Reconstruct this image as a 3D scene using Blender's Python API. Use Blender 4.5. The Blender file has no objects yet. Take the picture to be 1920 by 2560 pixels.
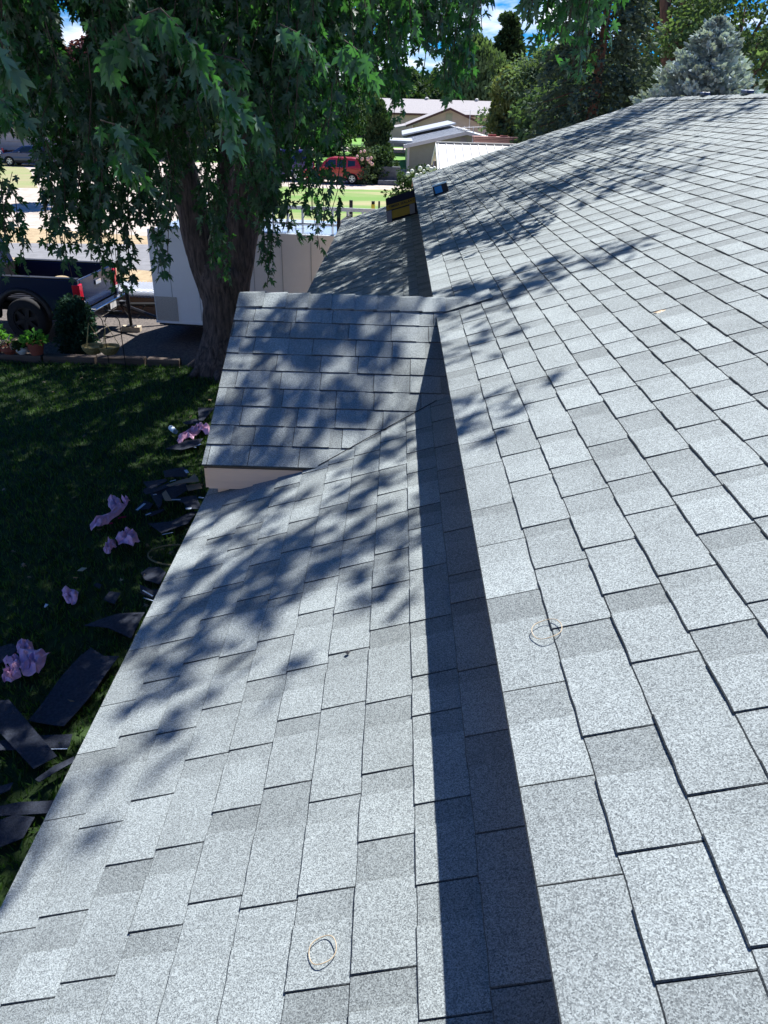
import bpy, math, random
import numpy as np
from mathutils import Vector, Matrix

random.seed(11)
rng = np.random.default_rng(7)
sc = bpy.context.scene
COL = sc.collection
R = math.radians

# ------------------------------------------------------------------ camera
FPX = 1864.9
TH, PSI, RHO = 0.49764, -0.00418, 0.02926
Fv = Vector((math.sin(PSI) * math.cos(TH), math.cos(PSI) * math.cos(TH), -math.sin(TH)))
Rt = Vector((math.cos(PSI), -math.sin(PSI), 0))
Uv = Rt.cross(Fv)
rr = math.cos(RHO) * Rt + math.sin(RHO) * Uv
uu = -math.sin(RHO) * Rt + math.cos(RHO) * Uv
cam_d = bpy.data.cameras.new('camera')
cam = bpy.data.objects.new('camera', cam_d)
COL.objects.link(cam)
cam.matrix_world = Matrix(((rr.x, uu.x, -Fv.x, 0), (rr.y, uu.y, -Fv.y, 0), (rr.z, uu.z, -Fv.z, 0), (0, 0, 0, 1)))
cam_d.sensor_fit = 'VERTICAL'
cam_d.sensor_height = 36
cam_d.lens = FPX / 2560 * 36
cam_d.clip_start = 0.05
cam_d.clip_end = 8000
sc.camera = cam

# ------------------------------------------------------------------ sun, sky, exposure
SUN = Vector((1.0, 1.8, 2.75)).normalized()
EL = math.asin(SUN.z)
AZ = math.atan2(SUN.x, SUN.y)
sd = bpy.data.lights.new('sun', 'SUN')
sd.energy = 5.0
sd.angle = R(0.53)
sd.color = (1.0, 0.975, 0.94)
so = bpy.data.objects.new('sun', sd)
COL.objects.link(so)
so.rotation_euler = SUN.to_track_quat('Z', 'Y').to_euler()

w = bpy.data.worlds.new('World')
sc.world = w
w.use_nodes = True
nt = w.node_tree
nt.nodes.clear()
wo = nt.nodes.new('ShaderNodeOutputWorld')
bg = nt.nodes.new('ShaderNodeBackground')
sky = nt.nodes.new('ShaderNodeTexSky')
sky.sky_type = 'NISHITA'
sky.sun_disc = False
sky.sun_elevation = EL
sky.sun_rotation = AZ
sky.altitude = 300
sky.air_density = 1.0
sky.dust_density = 0.9
sky.ozone_density = 4.0
bg.inputs['Strength'].default_value = 0.05
# clouds: noise over the sky direction, flattened, only low above the horizon
tc = nt.nodes.new('ShaderNodeTexCoord')
mp = nt.nodes.new('ShaderNodeMapping')
mp.inputs['Scale'].default_value = (1.0, 1.0, 3.2)
mp.inputs['Location'].default_value = (0.35, 0.1, 0.0)
cn = nt.nodes.new('ShaderNodeTexNoise')
cn.inputs['Scale'].default_value = 6.0
cn.inputs['Detail'].default_value = 7.0
cn.inputs['Roughness'].default_value = 0.55
cr = nt.nodes.new('ShaderNodeValToRGB')
cr.color_ramp.elements[0].position = 0.47
cr.color_ramp.elements[1].position = 0.60
cm = nt.nodes.new('ShaderNodeMix')
cm.data_type = 'RGBA'
cm.inputs['B'].default_value = (13.5, 14.0, 14.8, 1)
nt.links.new(tc.outputs['Generated'], mp.inputs['Vector'])
nt.links.new(mp.outputs['Vector'], cn.inputs['Vector'])
nt.links.new(cn.outputs['Fac'], cr.inputs['Fac'])
# clouds thin out upward: only the low sky has them
sx = nt.nodes.new('ShaderNodeSeparateXYZ')
nt.links.new(tc.outputs['Generated'], sx.inputs['Vector'])
mr = nt.nodes.new('ShaderNodeMapRange')
mr.inputs['From Min'].default_value = 0.18; mr.inputs['From Max'].default_value = 0.42
mr.inputs['To Min'].default_value = 1.0; mr.inputs['To Max'].default_value = 0.0
nt.links.new(sx.outputs['Z'], mr.inputs['Value'])
cmul = nt.nodes.new('ShaderNodeMath'); cmul.operation = 'MULTIPLY'
nt.links.new(cr.outputs['Color'], cmul.inputs[0]); nt.links.new(mr.outputs['Result'], cmul.inputs[1])
nt.links.new(cmul.outputs[0], cm.inputs['Factor'])
tint = nt.nodes.new('ShaderNodeVectorMath'); tint.operation = 'MULTIPLY'
tint.inputs[1].default_value = (0.06, 0.58, 1.30)
nt.links.new(sky.outputs['Color'], tint.inputs[0])
nt.links.new(tint.outputs['Vector'], cm.inputs['A'])
nt.links.new(cm.outputs['Result'], bg.inputs['Color'])
nt.links.new(bg.outputs['Background'], wo.inputs['Surface'])

sc.view_settings.view_transform = 'Standard'
sc.view_settings.look = 'None'
sc.view_settings.gamma = 1.0
sc.view_settings.exposure = 1.05
sc.cycles.max_bounces = 6
sc.cycles.diffuse_bounces = 3
sc.cycles.transparent_max_bounces = 6
sc.cycles.caustics_reflective = False
sc.cycles.caustics_refractive = False

# ------------------------------------------------------------------ placing helpers (photo pixel -> world)
GZ = -4.7
def ray(px, py):
    return Fv + rr * ((px - 960) / FPX) + uu * ((1280 - py) / FPX)
def atz(px, py, z=GZ):
    d = ray(px, py); return d * (z / d.z)
def aty(px, py, y):
    d = ray(px, py); return d * (y / d.y)
def proj(p):
    d = p.dot(Fv)
    if d <= 0.01: return (-9999, -9999)
    return (960 + FPX * p.dot(rr) / d, 1280 - FPX * p.dot(uu) / d)
def inpoly(x, y, P):
    c = False
    j = len(P) - 1
    for i in range(len(P)):
        if (P[i][1] > y) != (P[j][1] > y) and x < (P[j][0] - P[i][0]) * (y - P[i][1]) / (P[j][1] - P[i][1]) + P[i][0]:
            c = not c
        j = i
    return c

# ------------------------------------------------------------------ materials
MATS = {}
def mat(name, col, rough=0.8, metal=0.0, spec=0.3, var=0.0, scale=8.0, col2=None, bump=0.0, bscale=40.0, lo=0.35, hi=0.65, coat=0.0, stretch=(1, 1, 1), detail=4.0):
    if name in MATS: return MATS[name]
    m = bpy.data.materials.new(name)
    m.use_nodes = True
    t = m.node_tree
    b = t.nodes['Principled BSDF']
    b.inputs['Roughness'].default_value = rough
    b.inputs['Metallic'].default_value = metal
    b.inputs['Specular IOR Level'].default_value = spec
    b.inputs['Coat Weight'].default_value = coat
    co = t.nodes.new('ShaderNodeTexCoord')
    mpn = t.nodes.new('ShaderNodeMapping')
    mpn.inputs['Scale'].default_value = stretch
    t.links.new(co.outputs['Object'], mpn.inputs['Vector'])
    if col2 is None:
        k = 1 - var
        col2 = (col[0] * k, col[1] * k, col[2] * k)
        k = 1 + var
        col = (col[0] * k, col[1] * k, col[2] * k)
    n = t.nodes.new('ShaderNodeTexNoise')
    n.inputs['Scale'].default_value = scale
    n.inputs['Detail'].default_value = detail
    n.inputs['Roughness'].default_value = 0.62
    r = t.nodes.new('ShaderNodeValToRGB')
    r.color_ramp.elements[0].position = lo
    r.color_ramp.elements[1].position = hi
    r.color_ramp.elements[0].color = (*col2, 1)
    r.color_ramp.elements[1].color = (*col, 1)
    t.links.new(mpn.outputs['Vector'], n.inputs['Vector'])
    t.links.new(n.outputs['Fac'], r.inputs['Fac'])
    t.links.new(r.outputs['Color'], b.inputs['Base Color'])
    if bump:
        n2 = t.nodes.new('ShaderNodeTexNoise')
        n2.inputs['Scale'].default_value = bscale
        n2.inputs['Detail'].default_value = 5
        t.links.new(mpn.outputs['Vector'], n2.inputs['Vector'])
        bp = t.nodes.new('ShaderNodeBump')
        bp.inputs['Strength'].default_value = bump
        bp.inputs['Distance'].default_value = 0.02
        t.links.new(n2.outputs['Fac'], bp.inputs['Height'])
        t.links.new(bp.outputs['Normal'], b.inputs['Normal'])
    MATS[name] = m
    return m

def shingle_mat(name, light, dark):
    """mineral granules: coarse and fine speckle, tone per tab from the face attribute"""
    m = bpy.data.materials.new(name)
    m.use_nodes = True
    t = m.node_tree
    b = t.nodes['Principled BSDF']
    b.inputs['Roughness'].default_value = 0.85
    b.inputs['Specular IOR Level'].default_value = 0.25
    co = t.nodes.new('ShaderNodeTexCoord')
    vo = t.nodes.new('ShaderNodeTexVoronoi')
    vo.inputs['Scale'].default_value = 430
    sp = t.nodes.new('ShaderNodeSeparateColor')
    n1 = t.nodes.new('ShaderNodeTexNoise')
    n1.inputs['Scale'].default_value = 330
    n1.inputs['Detail'].default_value = 3
    n1.inputs['Roughness'].default_value = 0.8
    n2 = t.nodes.new('ShaderNodeTexNoise')
    n2.inputs['Scale'].default_value = 5
    n2.inputs['Detail'].default_value = 5
    for q in (vo, n1, n2): t.links.new(co.outputs['Object'], q.inputs['Vector'])
    t.links.new(vo.outputs['Color'], sp.inputs['Color'])
    def math_(op, a, bb):
        k = t.nodes.new('ShaderNodeMath'); k.operation = op
        for i, v in enumerate((a, bb)):
            if isinstance(v, (int, float)): k.inputs[i].default_value = v
            else: t.links.new(v, k.inputs[i])
        return k.outputs[0]
    s = math_('ADD', math_('MULTIPLY', sp.outputs['Red'], 0.5), math_('MULTIPLY', n1.outputs['Fac'], 0.75))
    rp = t.nodes.new('ShaderNodeValToRGB')
    e = rp.color_ramp.elements
    e[0].position = 0.30; e[0].color = (*dark, 1)
    e[1].position = 0.92; e[1].color = (light[0] * 1.38, light[1] * 1.38, light[2] * 1.38, 1)
    k = rp.color_ramp.elements.new(0.58); k.color = (*[0.75 * l + 0.1 * d for l, d in zip(light, dark)], 1)
    t.links.new(s, rp.inputs['Fac'])
    at = t.nodes.new('ShaderNodeAttribute'); at.attribute_name = 'tone'
    big = math_('ADD', math_('MULTIPLY', n2.outputs['Fac'], 0.45), 0.775)
    tot = math_('MULTIPLY', at.outputs['Fac'], big)
    mx = t.nodes.new('ShaderNodeVectorMath'); mx.operation = 'SCALE'
    t.links.new(rp.outputs['Color'], mx.inputs[0])
    t.links.new(tot, mx.inputs['Scale'])
    t.links.new(mx.outputs['Vector'], b.inputs['Base Color'])
    bp = t.nodes.new('ShaderNodeBump')
    bp.inputs['Strength'].default_value = 0.55
    bp.inputs['Distance'].default_value = 0.003
    t.links.new(s, bp.inputs['Height'])
    t.links.new(bp.outputs['Normal'], b.inputs['Normal'])
    return m

def leaf_mat(name, top, under, trans=0.35, rough=0.45, spec=0.35):
    m = bpy.data.materials.new(name)
    m.use_nodes = True
    t = m.node_tree
    b = t.nodes['Principled BSDF']
    out = t.nodes['Material Output']
    b.inputs['Roughness'].default_value = rough
    b.inputs['Specular IOR Level'].default_value = spec
    at = t.nodes.new('ShaderNodeAttribute'); at.attribute_name = 'tone'
    geo = t.nodes.new('ShaderNodeNewGeometry')
    mx = t.nodes.new('ShaderNodeMix'); mx.data_type = 'RGBA'
    mx.inputs['A'].default_value = (*top, 1); mx.inputs['B'].default_value = (*under, 1)
    t.links.new(geo.outputs['Backfacing'], mx.inputs['Factor'])
    sc_ = t.nodes.new('ShaderNodeVectorMath'); sc_.operation = 'SCALE'
    t.links.new(mx.outputs['Result'], sc_.inputs[0]); t.links.new(at.outputs['Fac'], sc_.inputs['Scale'])
    t.links.new(sc_.outputs['Vector'], b.inputs['Base Color'])
    tr = t.nodes.new('ShaderNodeBsdfTranslucent')
    s2 = t.nodes.new('ShaderNodeVectorMath'); s2.operation = 'SCALE'
    s2.inputs[0].default_value = (top[0] * 2.6, top[1] * 2.6, top[2] * 1.0)
    t.links.new(at.outputs['Fac'], s2.inputs['Scale'])
    t.links.new(s2.outputs['Vector'], tr.inputs['Color'])
    ms = t.nodes.new('ShaderNodeMixShader'); ms.inputs['Fac'].default_value = trans
    t.links.new(b.outputs['BSDF'], ms.inputs[1]); t.links.new(tr.outputs['BSDF'], ms.inputs[2])
    t.links.new(ms.outputs['Shader'], out.inputs['Surface'])
    return m

# ------------------------------------------------------------------ object helpers
def tag(o, label=None, cat=None, group=None, kind=None):
    if label: o['label'] = label
    if cat: o['category'] = cat
    if group: o['group'] = group
    if kind: o['kind'] = kind
    return o
def link(name, me, m=None, parent=None, world=True, smooth=False):
    o = bpy.data.objects.new(name, me)
    COL.objects.link(o)
    if m: me.materials.append(m)
    if smooth: me.shade_smooth()
    if parent is not None:
        o.parent = parent
        if world:
            top = parent
            M = Matrix.Identity(4)
            if top.type == 'EMPTY':
                M = Matrix.LocRotScale(top.location, top.rotation_euler, None)
                o.matrix_parent_inverse = M.inverted()
    return o
def empty(name, loc, rz=0, label=None, cat=None, group=None):
    o = bpy.data.objects.new(name, None)
    COL.objects.link(o)
    o.location = loc
    o.rotation_euler = (0, 0, rz)
    o.empty_display_size = 0.1
    return tag(o, label, cat, group)

class MB:
    def __init__(s): s.v = []; s.f = []
    def add(s, vs, fs):
        k = len(s.v)
        s.v += [tuple(v) for v in vs]
        s.f += [tuple(i + k for i in f) for f in fs]
    def box(s, c, size, rot=None, taper=None):
        x, y, z = size[0] / 2, size[1] / 2, size[2] / 2
        t = taper or 1
        vs = [Vector((a * x * (t if cz > 0 else 1), b * y * (t if cz > 0 else 1), cz * z)) for cz in (-1, 1) for a, b in ((-1, -1), (1, -1), (1, 1), (-1, 1))]
        if rot is not None: vs = [rot @ v for v in vs]
        s.add([v + Vector(c) for v in vs], [(3, 2, 1, 0), (4, 5, 6, 7), (0, 1, 5, 4), (1, 2, 6, 5), (2, 3, 7, 6), (3, 0, 4, 7)])
        return s
    def tube(s, pts, r, n=8, cap=True):
        pts = [Vector(p) for p in pts]
        if not isinstance(r, (list, tuple)): r = [r] * len(pts)
        rings = []
        up = Vector((0.13, 0.31, 1)).normalized()
        for i, p in enumerate(pts):
            d = (pts[min(i + 1, len(pts) - 1)] - pts[max(i - 1, 0)]).normalized()
            a = d.cross(up)
            if a.length < 0.05: a = d.cross(Vector((1, 0, 0)))
            a.normalize(); b = d.cross(a)
            rings.append([p + (a * math.cos(2 * math.pi * k / n) + b * math.sin(2 * math.pi * k / n)) * r[i] for k in range(n)])
        vs = [v for rg in rings for v in rg]
        fs = [(i * n + k, i * n + (k + 1) % n, (i + 1) * n + (k + 1) % n, (i + 1) * n + k) for i in range(len(pts) - 1) for k in range(n)]
        if cap: fs += [tuple(range(n - 1, -1, -1)), tuple((len(pts) - 1) * n + k for k in range(n))]
        s.add(vs, fs)
        return s
    def lathe(s, c, prof, n=20, axis='z'):
        vs = []; fs = []
        for (r, h) in prof:
            for k in range(n):
                a = 2 * math.pi * k / n
                p = (r * math.cos(a), r * math.sin(a), h)
                if axis == 'y': p = (p[0], p[2], p[1])
                if axis == 'x': p = (p[2], p[0], p[1])
                vs.append(Vector(p) + Vector(c))
        for i in range(len(prof) - 1):
            for k in range(n):
                fs.append((i * n + k, i * n + (k + 1) % n, (i + 1) * n + (k + 1) % n, (i + 1) * n + k))
        s.add(vs, fs)
        return s
    def prism(s, poly, fn0, fn1):
        """side polygon (list of 2D), mapped by two functions to both faces"""
        n = len(poly)
        vs = [fn0(p) for p in poly] + [fn1(p) for p in poly]
        fs = [tuple(range(n)), tuple(range(2 * n - 1, n - 1, -1))] + [(i, i + n, (i + 1) % n + n, (i + 1) % n) for i in range(n)]
        s.add(vs, fs)
        return s
    def build(s, name, m, parent=None, world=True, smooth=False, bevel=0):
        me = bpy.data.meshes.new(name)
        me.from_pydata(s.v, [], s.f)
        me.update()
        o = link(name, me, m, parent, world, smooth)
        if bevel:
            b = o.modifiers.new('bevel', 'BEVEL'); b.width = bevel; b.segments = 2; b.limit_method = 'ANGLE'
        return o

def mesh_np(name, V, Fc, m, parent=None, tone=None, world=True):
    """V (n,3) float, Fc (k,3|4) int, tone per face"""
    me = bpy.data.meshes.new(name)
    nf, k = Fc.shape
    me.vertices.add(len(V)); me.loops.add(nf * k); me.polygons.add(nf)
    me.vertices.foreach_set('co', V.astype(np.float32).ravel())
    me.loops.foreach_set('vertex_index', Fc.astype(np.int32).ravel())
    me.polygons.foreach_set('loop_start', np.arange(0, nf * k, k, dtype=np.int32))
    me.update(calc_edges=True)
    if tone is not None:
        a = me.attributes.new('tone', 'FLOAT', 'FACE')
        a.data.foreach_set('value', tone.astype(np.float32))
    return link(name, me, m, parent, world)

# ------------------------------------------------------------------ ground
def sheet(name, pts, z, m):
    o = MB(); o.add([(x, y, z) for x, y in pts], [tuple(range(len(pts)))])
    ob = o.build(name, m); tag(ob, kind='structure')
    return ob
def pz(*l):
    r = []
    for px, py in l:
        p = atz(px, py); r.append((p.x, p.y))
    return r
m_dirt = mat('gravel_ground', (0.50, 0.43, 0.38), 0.95, col2=(0.30, 0.25, 0.20), scale=1.3, bump=0.4, bscale=25, lo=0.3, hi=0.62, detail=9)
sheet('ground', [(-1500, -60), (1500, -60), (1500, 3000), (-1500, 3000)], GZ, m_dirt)
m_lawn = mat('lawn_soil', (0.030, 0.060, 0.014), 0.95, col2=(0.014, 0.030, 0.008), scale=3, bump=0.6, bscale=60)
lawn_edge = 14.45
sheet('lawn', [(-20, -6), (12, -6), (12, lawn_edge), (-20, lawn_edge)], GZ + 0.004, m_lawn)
m_bed = mat('dark_gravel', (0.20, 0.17, 0.15), 0.95, col2=(0.05, 0.045, 0.045), scale=28, bump=0.7, bscale=60, lo=0.3, hi=0.7)
sheet('gravel_path', [(-20, lawn_edge), (12, lawn_edge), (12, 20.2), (-20, 20.2)], GZ + 0.004, m_bed)
m_road = mat('asphalt', (0.22, 0.22, 0.23), 0.9, col2=(0.17, 0.17, 0.175), scale=3, bump=0.2, bscale=120)
sheet('road', pz((-300, 655), (0, 640), (385, 678), (900, 705), (900, 632), (385, 612), (0, 608), (-300, 612)), GZ + 0.006, m_road)
m_dry = mat('dry_grass', (0.42, 0.33, 0.20), 0.95, col2=(0.30, 0.22, 0.13), scale=4, bump=0.5, bscale=40)
sheet('dry_verge', pz((-300, 700), (385, 705), (900, 740), (900, 706), (385, 679), (0, 641), (-300, 656)), GZ + 0.004, m_dry)
sheet('dry_grass_strip', pz((-300, 611), (0, 607), (385, 611), (385, 592), (0, 565), (-300, 570)), GZ + 0.004, m_dry)
m_field = mat('field_grass', (0.13, 0.235, 0.05), 0.95, col2=(0.32, 0.29, 0.15), scale=0.22, bump=0.3, bscale=20, lo=0.40, hi=0.56, stretch=(0.35, 1.8, 1), detail=9)
sheet('front_lawn', pz((560, 600), (1300, 640), (1300, 475), (1030, 474), (880, 474), (640, 463), (560, 470)), GZ + 0.006, m_field)
m_far = mat('far_grass', (0.15, 0.32, 0.05), 0.95, col2=(0.10, 0.22, 0.04), scale=0.2)
sheet('far_lawn', pz((480, 405), (1060, 425), (1060, 384), (480, 368)), GZ + 0.006, m_far)
sheet('distant_lawn', pz((400, 360), (1100, 372), (1100, 345), (400, 335)), GZ + 0.006, m_far)
m_weed = mat('weedy_grass', (0.22, 0.26, 0.10), 0.95, col2=(0.30, 0.26, 0.15), scale=0.6)
sheet('weedy_patch', pz((-200, 470), (95, 470), (75, 425), (10, 395), (-200, 395)), GZ + 0.006, m_weed)
# hills on the horizon
hm = mat('hill_rock', (0.38, 0.27, 0.27), 0.95, var=0.2, scale=0.004)
hb = MB()
xs = [-2600 + 100 * i for i in range(53)]
hz = [60 + 26 * math.sin(x * 0.0031) + 18 * math.sin(x * 0.011 + 1) + 9 * math.sin(x * 0.027) for x in xs]
vv = [(x, 2300, GZ - 1) for x in xs] + [(x, 2700, z) for x, z in zip(xs, hz)] + [(x, 3000, GZ - 1) for x in xs]
n = len(xs)
hb.add(vv, [(j * n + i, j * n + i + 1, (j + 1) * n + i + 1, (j + 1) * n + i) for j in range(2) for i in range(n - 1)])
tag(hb.build('hills', hm, smooth=True), kind='structure')

# ------------------------------------------------------------------ the house with its roofs
XE, HE, TA = 0.2718, 1.149, 0.3348      # main eave x, depth below camera, pitch
DL, TB, XL = 0.312, 0.3467, -0.9888     # lower roof drop, pitch, eave x
YG, ZG, TG, GX = 4.8298, -1.0658, 0.4879, -0.9812
YR, XR = 14.95, 4.41
EXP = 0.143
m_sh = shingle_mat('grey_shingle', (0.285, 0.318, 0.318), (0.080, 0.092, 0.098))
PAT = [0.212, 0.264, 0.350, 0.260, 0.224, 0.308]

def shingle_roof(name, O, U, V, N, ncourse, v0, v1, shift0, dshift, parent, first=EXP, seed=1, tilt=0.002, last=None):
    """O: eave corner at v=0; U up-slope, V along the eave (camera far side = +V), N outward."""
    rs = random.Random(seed)
    verts = []; faces = []; tones = []
    per = sum(PAT)
    for c in range(ncourse):
        q0 = 0 if c == 0 else first + (c - 1) * EXP
        q1 = first + c * EXP
        if last and q1 > last: q1 = last
        qt = q1 + 0.03 if c < ncourse - 1 else q1
        start = v0 - ((v0 - (shift0 + c * dshift)) % per) - per
        v = start; i = 0
        while v < v1:
            L = PAT[i % 6] + rs.uniform(-0.006, 0.006)
            if c > 7: L += rs.uniform(-0.05, 0.05)
            fr = rs.uniform(0.55, 0.8)
            base = rs.choice([1.0, 1.04, 0.96, 1.08, 0.92])
            g = 0.0015
            # the gap part lies on the camera side of the next tooth edge
            for (a, b, t, tone) in ((v + g, v + L * fr, 0.0098, base * rs.uniform(0.97, 1.05)), (v + L * fr, v + L - 0.0005, 0.0064, base * rs.choice([0.76, 0.82, 0.88, 0.97]))):
                a = max(a, v0); b = min(b, v1)
                if b - a < 0.004: continue
                t *= rs.uniform(0.9, 1.1)
                dj = rs.uniform(-0.0012, 0.0012)
                nn = max(1, int((b - a) / 0.035)) if c < 12 and abs(a) < 7 else 1
                tooth = t > 0.0078
                if c == 0: t = 0.0095; dj = 0
                vs_ = [a + (b - a) * s_ / nn for s_ in range(nn + 1)]
                if tooth and b - a > .012: vs_ = [a, a + 0.0018] + [x_ for x_ in vs_[1:] if x_ > a + .004]
                k0 = len(verts)
                for s_, vv_ in enumerate(vs_):
                    e = rs.uniform(-0.0012, 0.0012) * (c > 0)
                    tt = t - (0.0035 if (tooth and s_ == 0 and c > 0) else 0)
                    for (q, h) in ((q0 + dj + e, -0.002), (q0 + dj + e, tt - .0025), (q0 + dj + e + .0028, tt), (qt, 0.0012 + tt * 0.12)):
                        verts.append(O + U * q + V * vv_ + N * h)
                ns_ = len(vs_) - 1
                for s_ in range(ns_):
                    p = k0 + s_ * 4
                    edge = tooth and s_ == 0
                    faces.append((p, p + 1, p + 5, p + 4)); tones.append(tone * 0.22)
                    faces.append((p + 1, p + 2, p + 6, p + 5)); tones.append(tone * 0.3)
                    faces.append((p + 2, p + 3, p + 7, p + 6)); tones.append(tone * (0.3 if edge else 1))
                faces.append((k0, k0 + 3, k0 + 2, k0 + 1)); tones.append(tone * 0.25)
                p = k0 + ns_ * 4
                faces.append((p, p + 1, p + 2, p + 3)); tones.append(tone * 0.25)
            v += L; i += 1
    me = bpy.data.meshes.new(name)
    me.from_pydata([tuple(v) for v in verts], [], faces)
    me.update()
    a = me.attributes.new('tone', 'FLOAT', 'FACE')
    a.data.foreach_set('value', np.array(tones, dtype=np.float32))
    return link(name, me, m_sh, parent)

house = empty('house', (0, 6, GZ), label='house whose grey shingle roof fills the foreground, with a lower porch roof and small gable', cat='house')
ca = 1 / math.hypot(1, TA); sa = TA * ca
cb = 1 / math.hypot(1, TB); sb = TB * cb
cg = 1 / math.hypot(1, TG); sg = TG * cg
Y0 = -2.5
# main slope
Um = Vector((ca, 0, sa)); Nm = Vector((-sa, 0, ca)); V = Vector((0, 1, 0))
Lm = (XR - XE) / ca
ncm = int(Lm / EXP) + 1
shingle_roof('main_roof', Vector((XE, 0, -HE)), Um, V, Nm, ncm, Y0, YR, 0.811 - PAT[0] * 0, -0.185, house, first=0.1435, seed=3, last=Lm)
# lower roof
Ul = Vector((cb, 0, sb)); Nl = Vector((-sb, 0, cb))
Ll = (XE + 0.12 - XL) / cb
zl = -HE - DL - (XE - XL) * TB
shingle_roof('porch_roof', Vector((XL, 0, zl)), Ul, V, Nl, 10, Y0, YR - 0.12, 0.66, 0.31, house, first=EXP, seed=5, last=Ll)
# gable slope toward the camera
Ug = Vector((0, cg, sg)); Ng = Vector((0, -sg, cg)); Vx = Vector((1, 0, 0))
Og = Vector((0, YG - 1.419 * cg, ZG - 1.419 * sg))
gr = shingle_roof('gable_roof', Og, Ug, Vx, Ng, 10, GX, 1.35, -0.95, 0.21, house, first=EXP, seed=8, last=1.419)
# far gable slope
Ug2 = Vector((0, -cg, sg)); Ng2 = Vector((0, sg, cg))
Og2 = Vector((0, YG + 1.419 * cg, ZG - 1.419 * sg))
shingle_roof('gable_roof', Og2, Ug2, Vx, Ng2, 10, GX, 1.35, -0.85, 0.2, house, first=EXP, seed=9, last=1.419)
# ridge caps of the gable, each folded over the ridge, the last ones dying into the main slope
cv = []; cf = []; ct = []
x = GX
k = 0
while x < 0.50:
    wd = 0.150
    t0, t1 = 0.013, 0.004
    x0, x1 = x, x + 0.165
    tone = random.choice([0.8, 0.95, 1.05, 0.9, 1.1])
    k0 = len(cv)
    def hg(xx, s, h):
        y = YG + s * cg; z = ZG - abs(s) * sg + h + 0.006
        zm = -HE + (xx - XE) * TA + 0.012 + h * 0.5
        return (xx, y, max(z, zm))
    for (xx, h) in ((x0, -0.002), (x0, t1), (x1, t0), (x1, -0.002)):
        for s in (-wd, -0.02, 0.02, wd):
            cv.append(hg(xx, s, h))
    for r_ in range(3):
        for c_ in range(3):
            p = k0 + r_ * 4 + c_
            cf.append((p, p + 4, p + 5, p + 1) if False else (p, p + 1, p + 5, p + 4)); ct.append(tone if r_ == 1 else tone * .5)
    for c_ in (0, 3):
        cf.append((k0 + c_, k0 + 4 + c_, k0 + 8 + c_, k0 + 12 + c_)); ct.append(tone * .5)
    x += EXP; k += 1
me = bpy.data.meshes.new('ridge_cap'); me.from_pydata(cv, [], cf); me.update()
a = me.attributes.new('tone', 'FLOAT', 'FACE'); a.data.foreach_set('value', np.array(ct, dtype=np.float32))
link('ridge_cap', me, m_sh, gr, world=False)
gr.children[0].matrix_parent_inverse = Matrix.Identity(4)
# fascia and soffit boards of the gable
m_cream = mat('cream_paint', (0.80, 0.57, 0.39), 0.6, var=0.06, scale=3, bump=0.15, bscale=90, stretch=(1, 1, 12))
m_white = mat('white_paint', (0.75, 0.73, 0.70), 0.55, var=0.05, scale=3)
ye = YG - 1.419 * cg; ze = ZG - 1.419 * sg
f = MB(); f.box((GX + 0.5 + 0.012, ye + 0.020, ze - 0.016 - 0.060), (1.0 - 0.02, 0.022, 0.12))
f.build('fascia', m_cream, house)
f = MB(); f.box((GX + 0.020, ye + 0.035, ze - 0.073), (0.03, 0.030, 0.126)); f.build('fascia_end', m_cream, house)
# cut edge of the shingles along the valley
vpts = []
for k in range(14):
    xx = XE - .01 - k * .0485
    zz = -HE - DL - (XE - xx) * TB
    vpts.append((xx, YG - (ZG - zz) / TG, zz + .013 + random.uniform(-.001, .001)))
q = MB(); q.tube(vpts, .0022, 5); q.build('valley_cut', mat('cut_asphalt', (.012, .012, .014), .9), house)
# gable front wall (seen only from the lawn)
f = MB(); yb = YG + 1.38 * cg
f.prism([(ye + 0.05, zl - 0.05), (2 * YG - ye - 0.05, zl - 0.05), (2 * YG - ye - 0.05, ze - 0.03), (YG, ZG - 0.03), (ye + 0.05, ze - 0.03)], lambda p: (GX + 0.06, p[0], p[1]), lambda p: (GX + 0.12, p[0], p[1]))
f.build('gable_wall', m_cream, house)
# roof decks, drip edges, walls
m_deck = mat('roof_deck', (0.10, 0.08, 0.06), 0.9)
d = MB()
def slab(O, U, V, N, L, a, b, t=0.02, off=-0.004):
    vs = [O + U * q + V * v + N * h for h in (off, off - t) for q, v in ((0.004, a), (L, a), (L, b), (0.004, b))]
    d.add(vs, [(0, 1, 2, 3), (7, 6, 5, 4), (0, 4, 5, 1), (1, 5, 6, 2), (2, 6, 7, 3), (3, 7, 4, 0)])
slab(Vector((XE, 0, -HE)), Um, V, Nm, Lm, Y0, YR - 0.01)
slab(Vector((XL, 0, zl)), Ul, V, Nl, Ll, Y0, YR - 0.13)
slab(Og, Ug, Vx, Ng, 1.415, GX + 0.004, 1.2)
slab(Og2, Ug2, Vx, Ng2, 1.415, GX + 0.004, 1.2)
Ub = Vector((-ca, 0, sa)); Nb = Vector((sa, 0, ca))
zr = -HE + (XR - XE) * TA
slab(Vector((2 * XR - XE, 0, -HE)), Ub, V, Nb, Lm, Y0, YR - 0.01)
d.build('roof_deck', m_deck, house)
m_drip = mat('drip_edge', (0.05, 0.04, 0.035), 0.6, var=0.03)
e = MB()
e.box((XE + 0.045, (Y0 + YR) / 2, -HE - 0.045), (0.02, YR - Y0 - 0.04, 0.07))
e.box((XL + 0.045, (Y0 + YR) / 2 - 0.06, zl - 0.045), (0.016, YR - Y0 - 0.16, 0.07))
e.build('drip_edge', m_drip, house)
wl = MB()
wl.box((XE + 0.15, (Y0 + YR) / 2 - 0.05, -HE - 0.30), (0.06, YR - Y0 - 0.3, 0.42))
wl.build('upper_wall', m_cream, house)
wl = MB()
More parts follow.
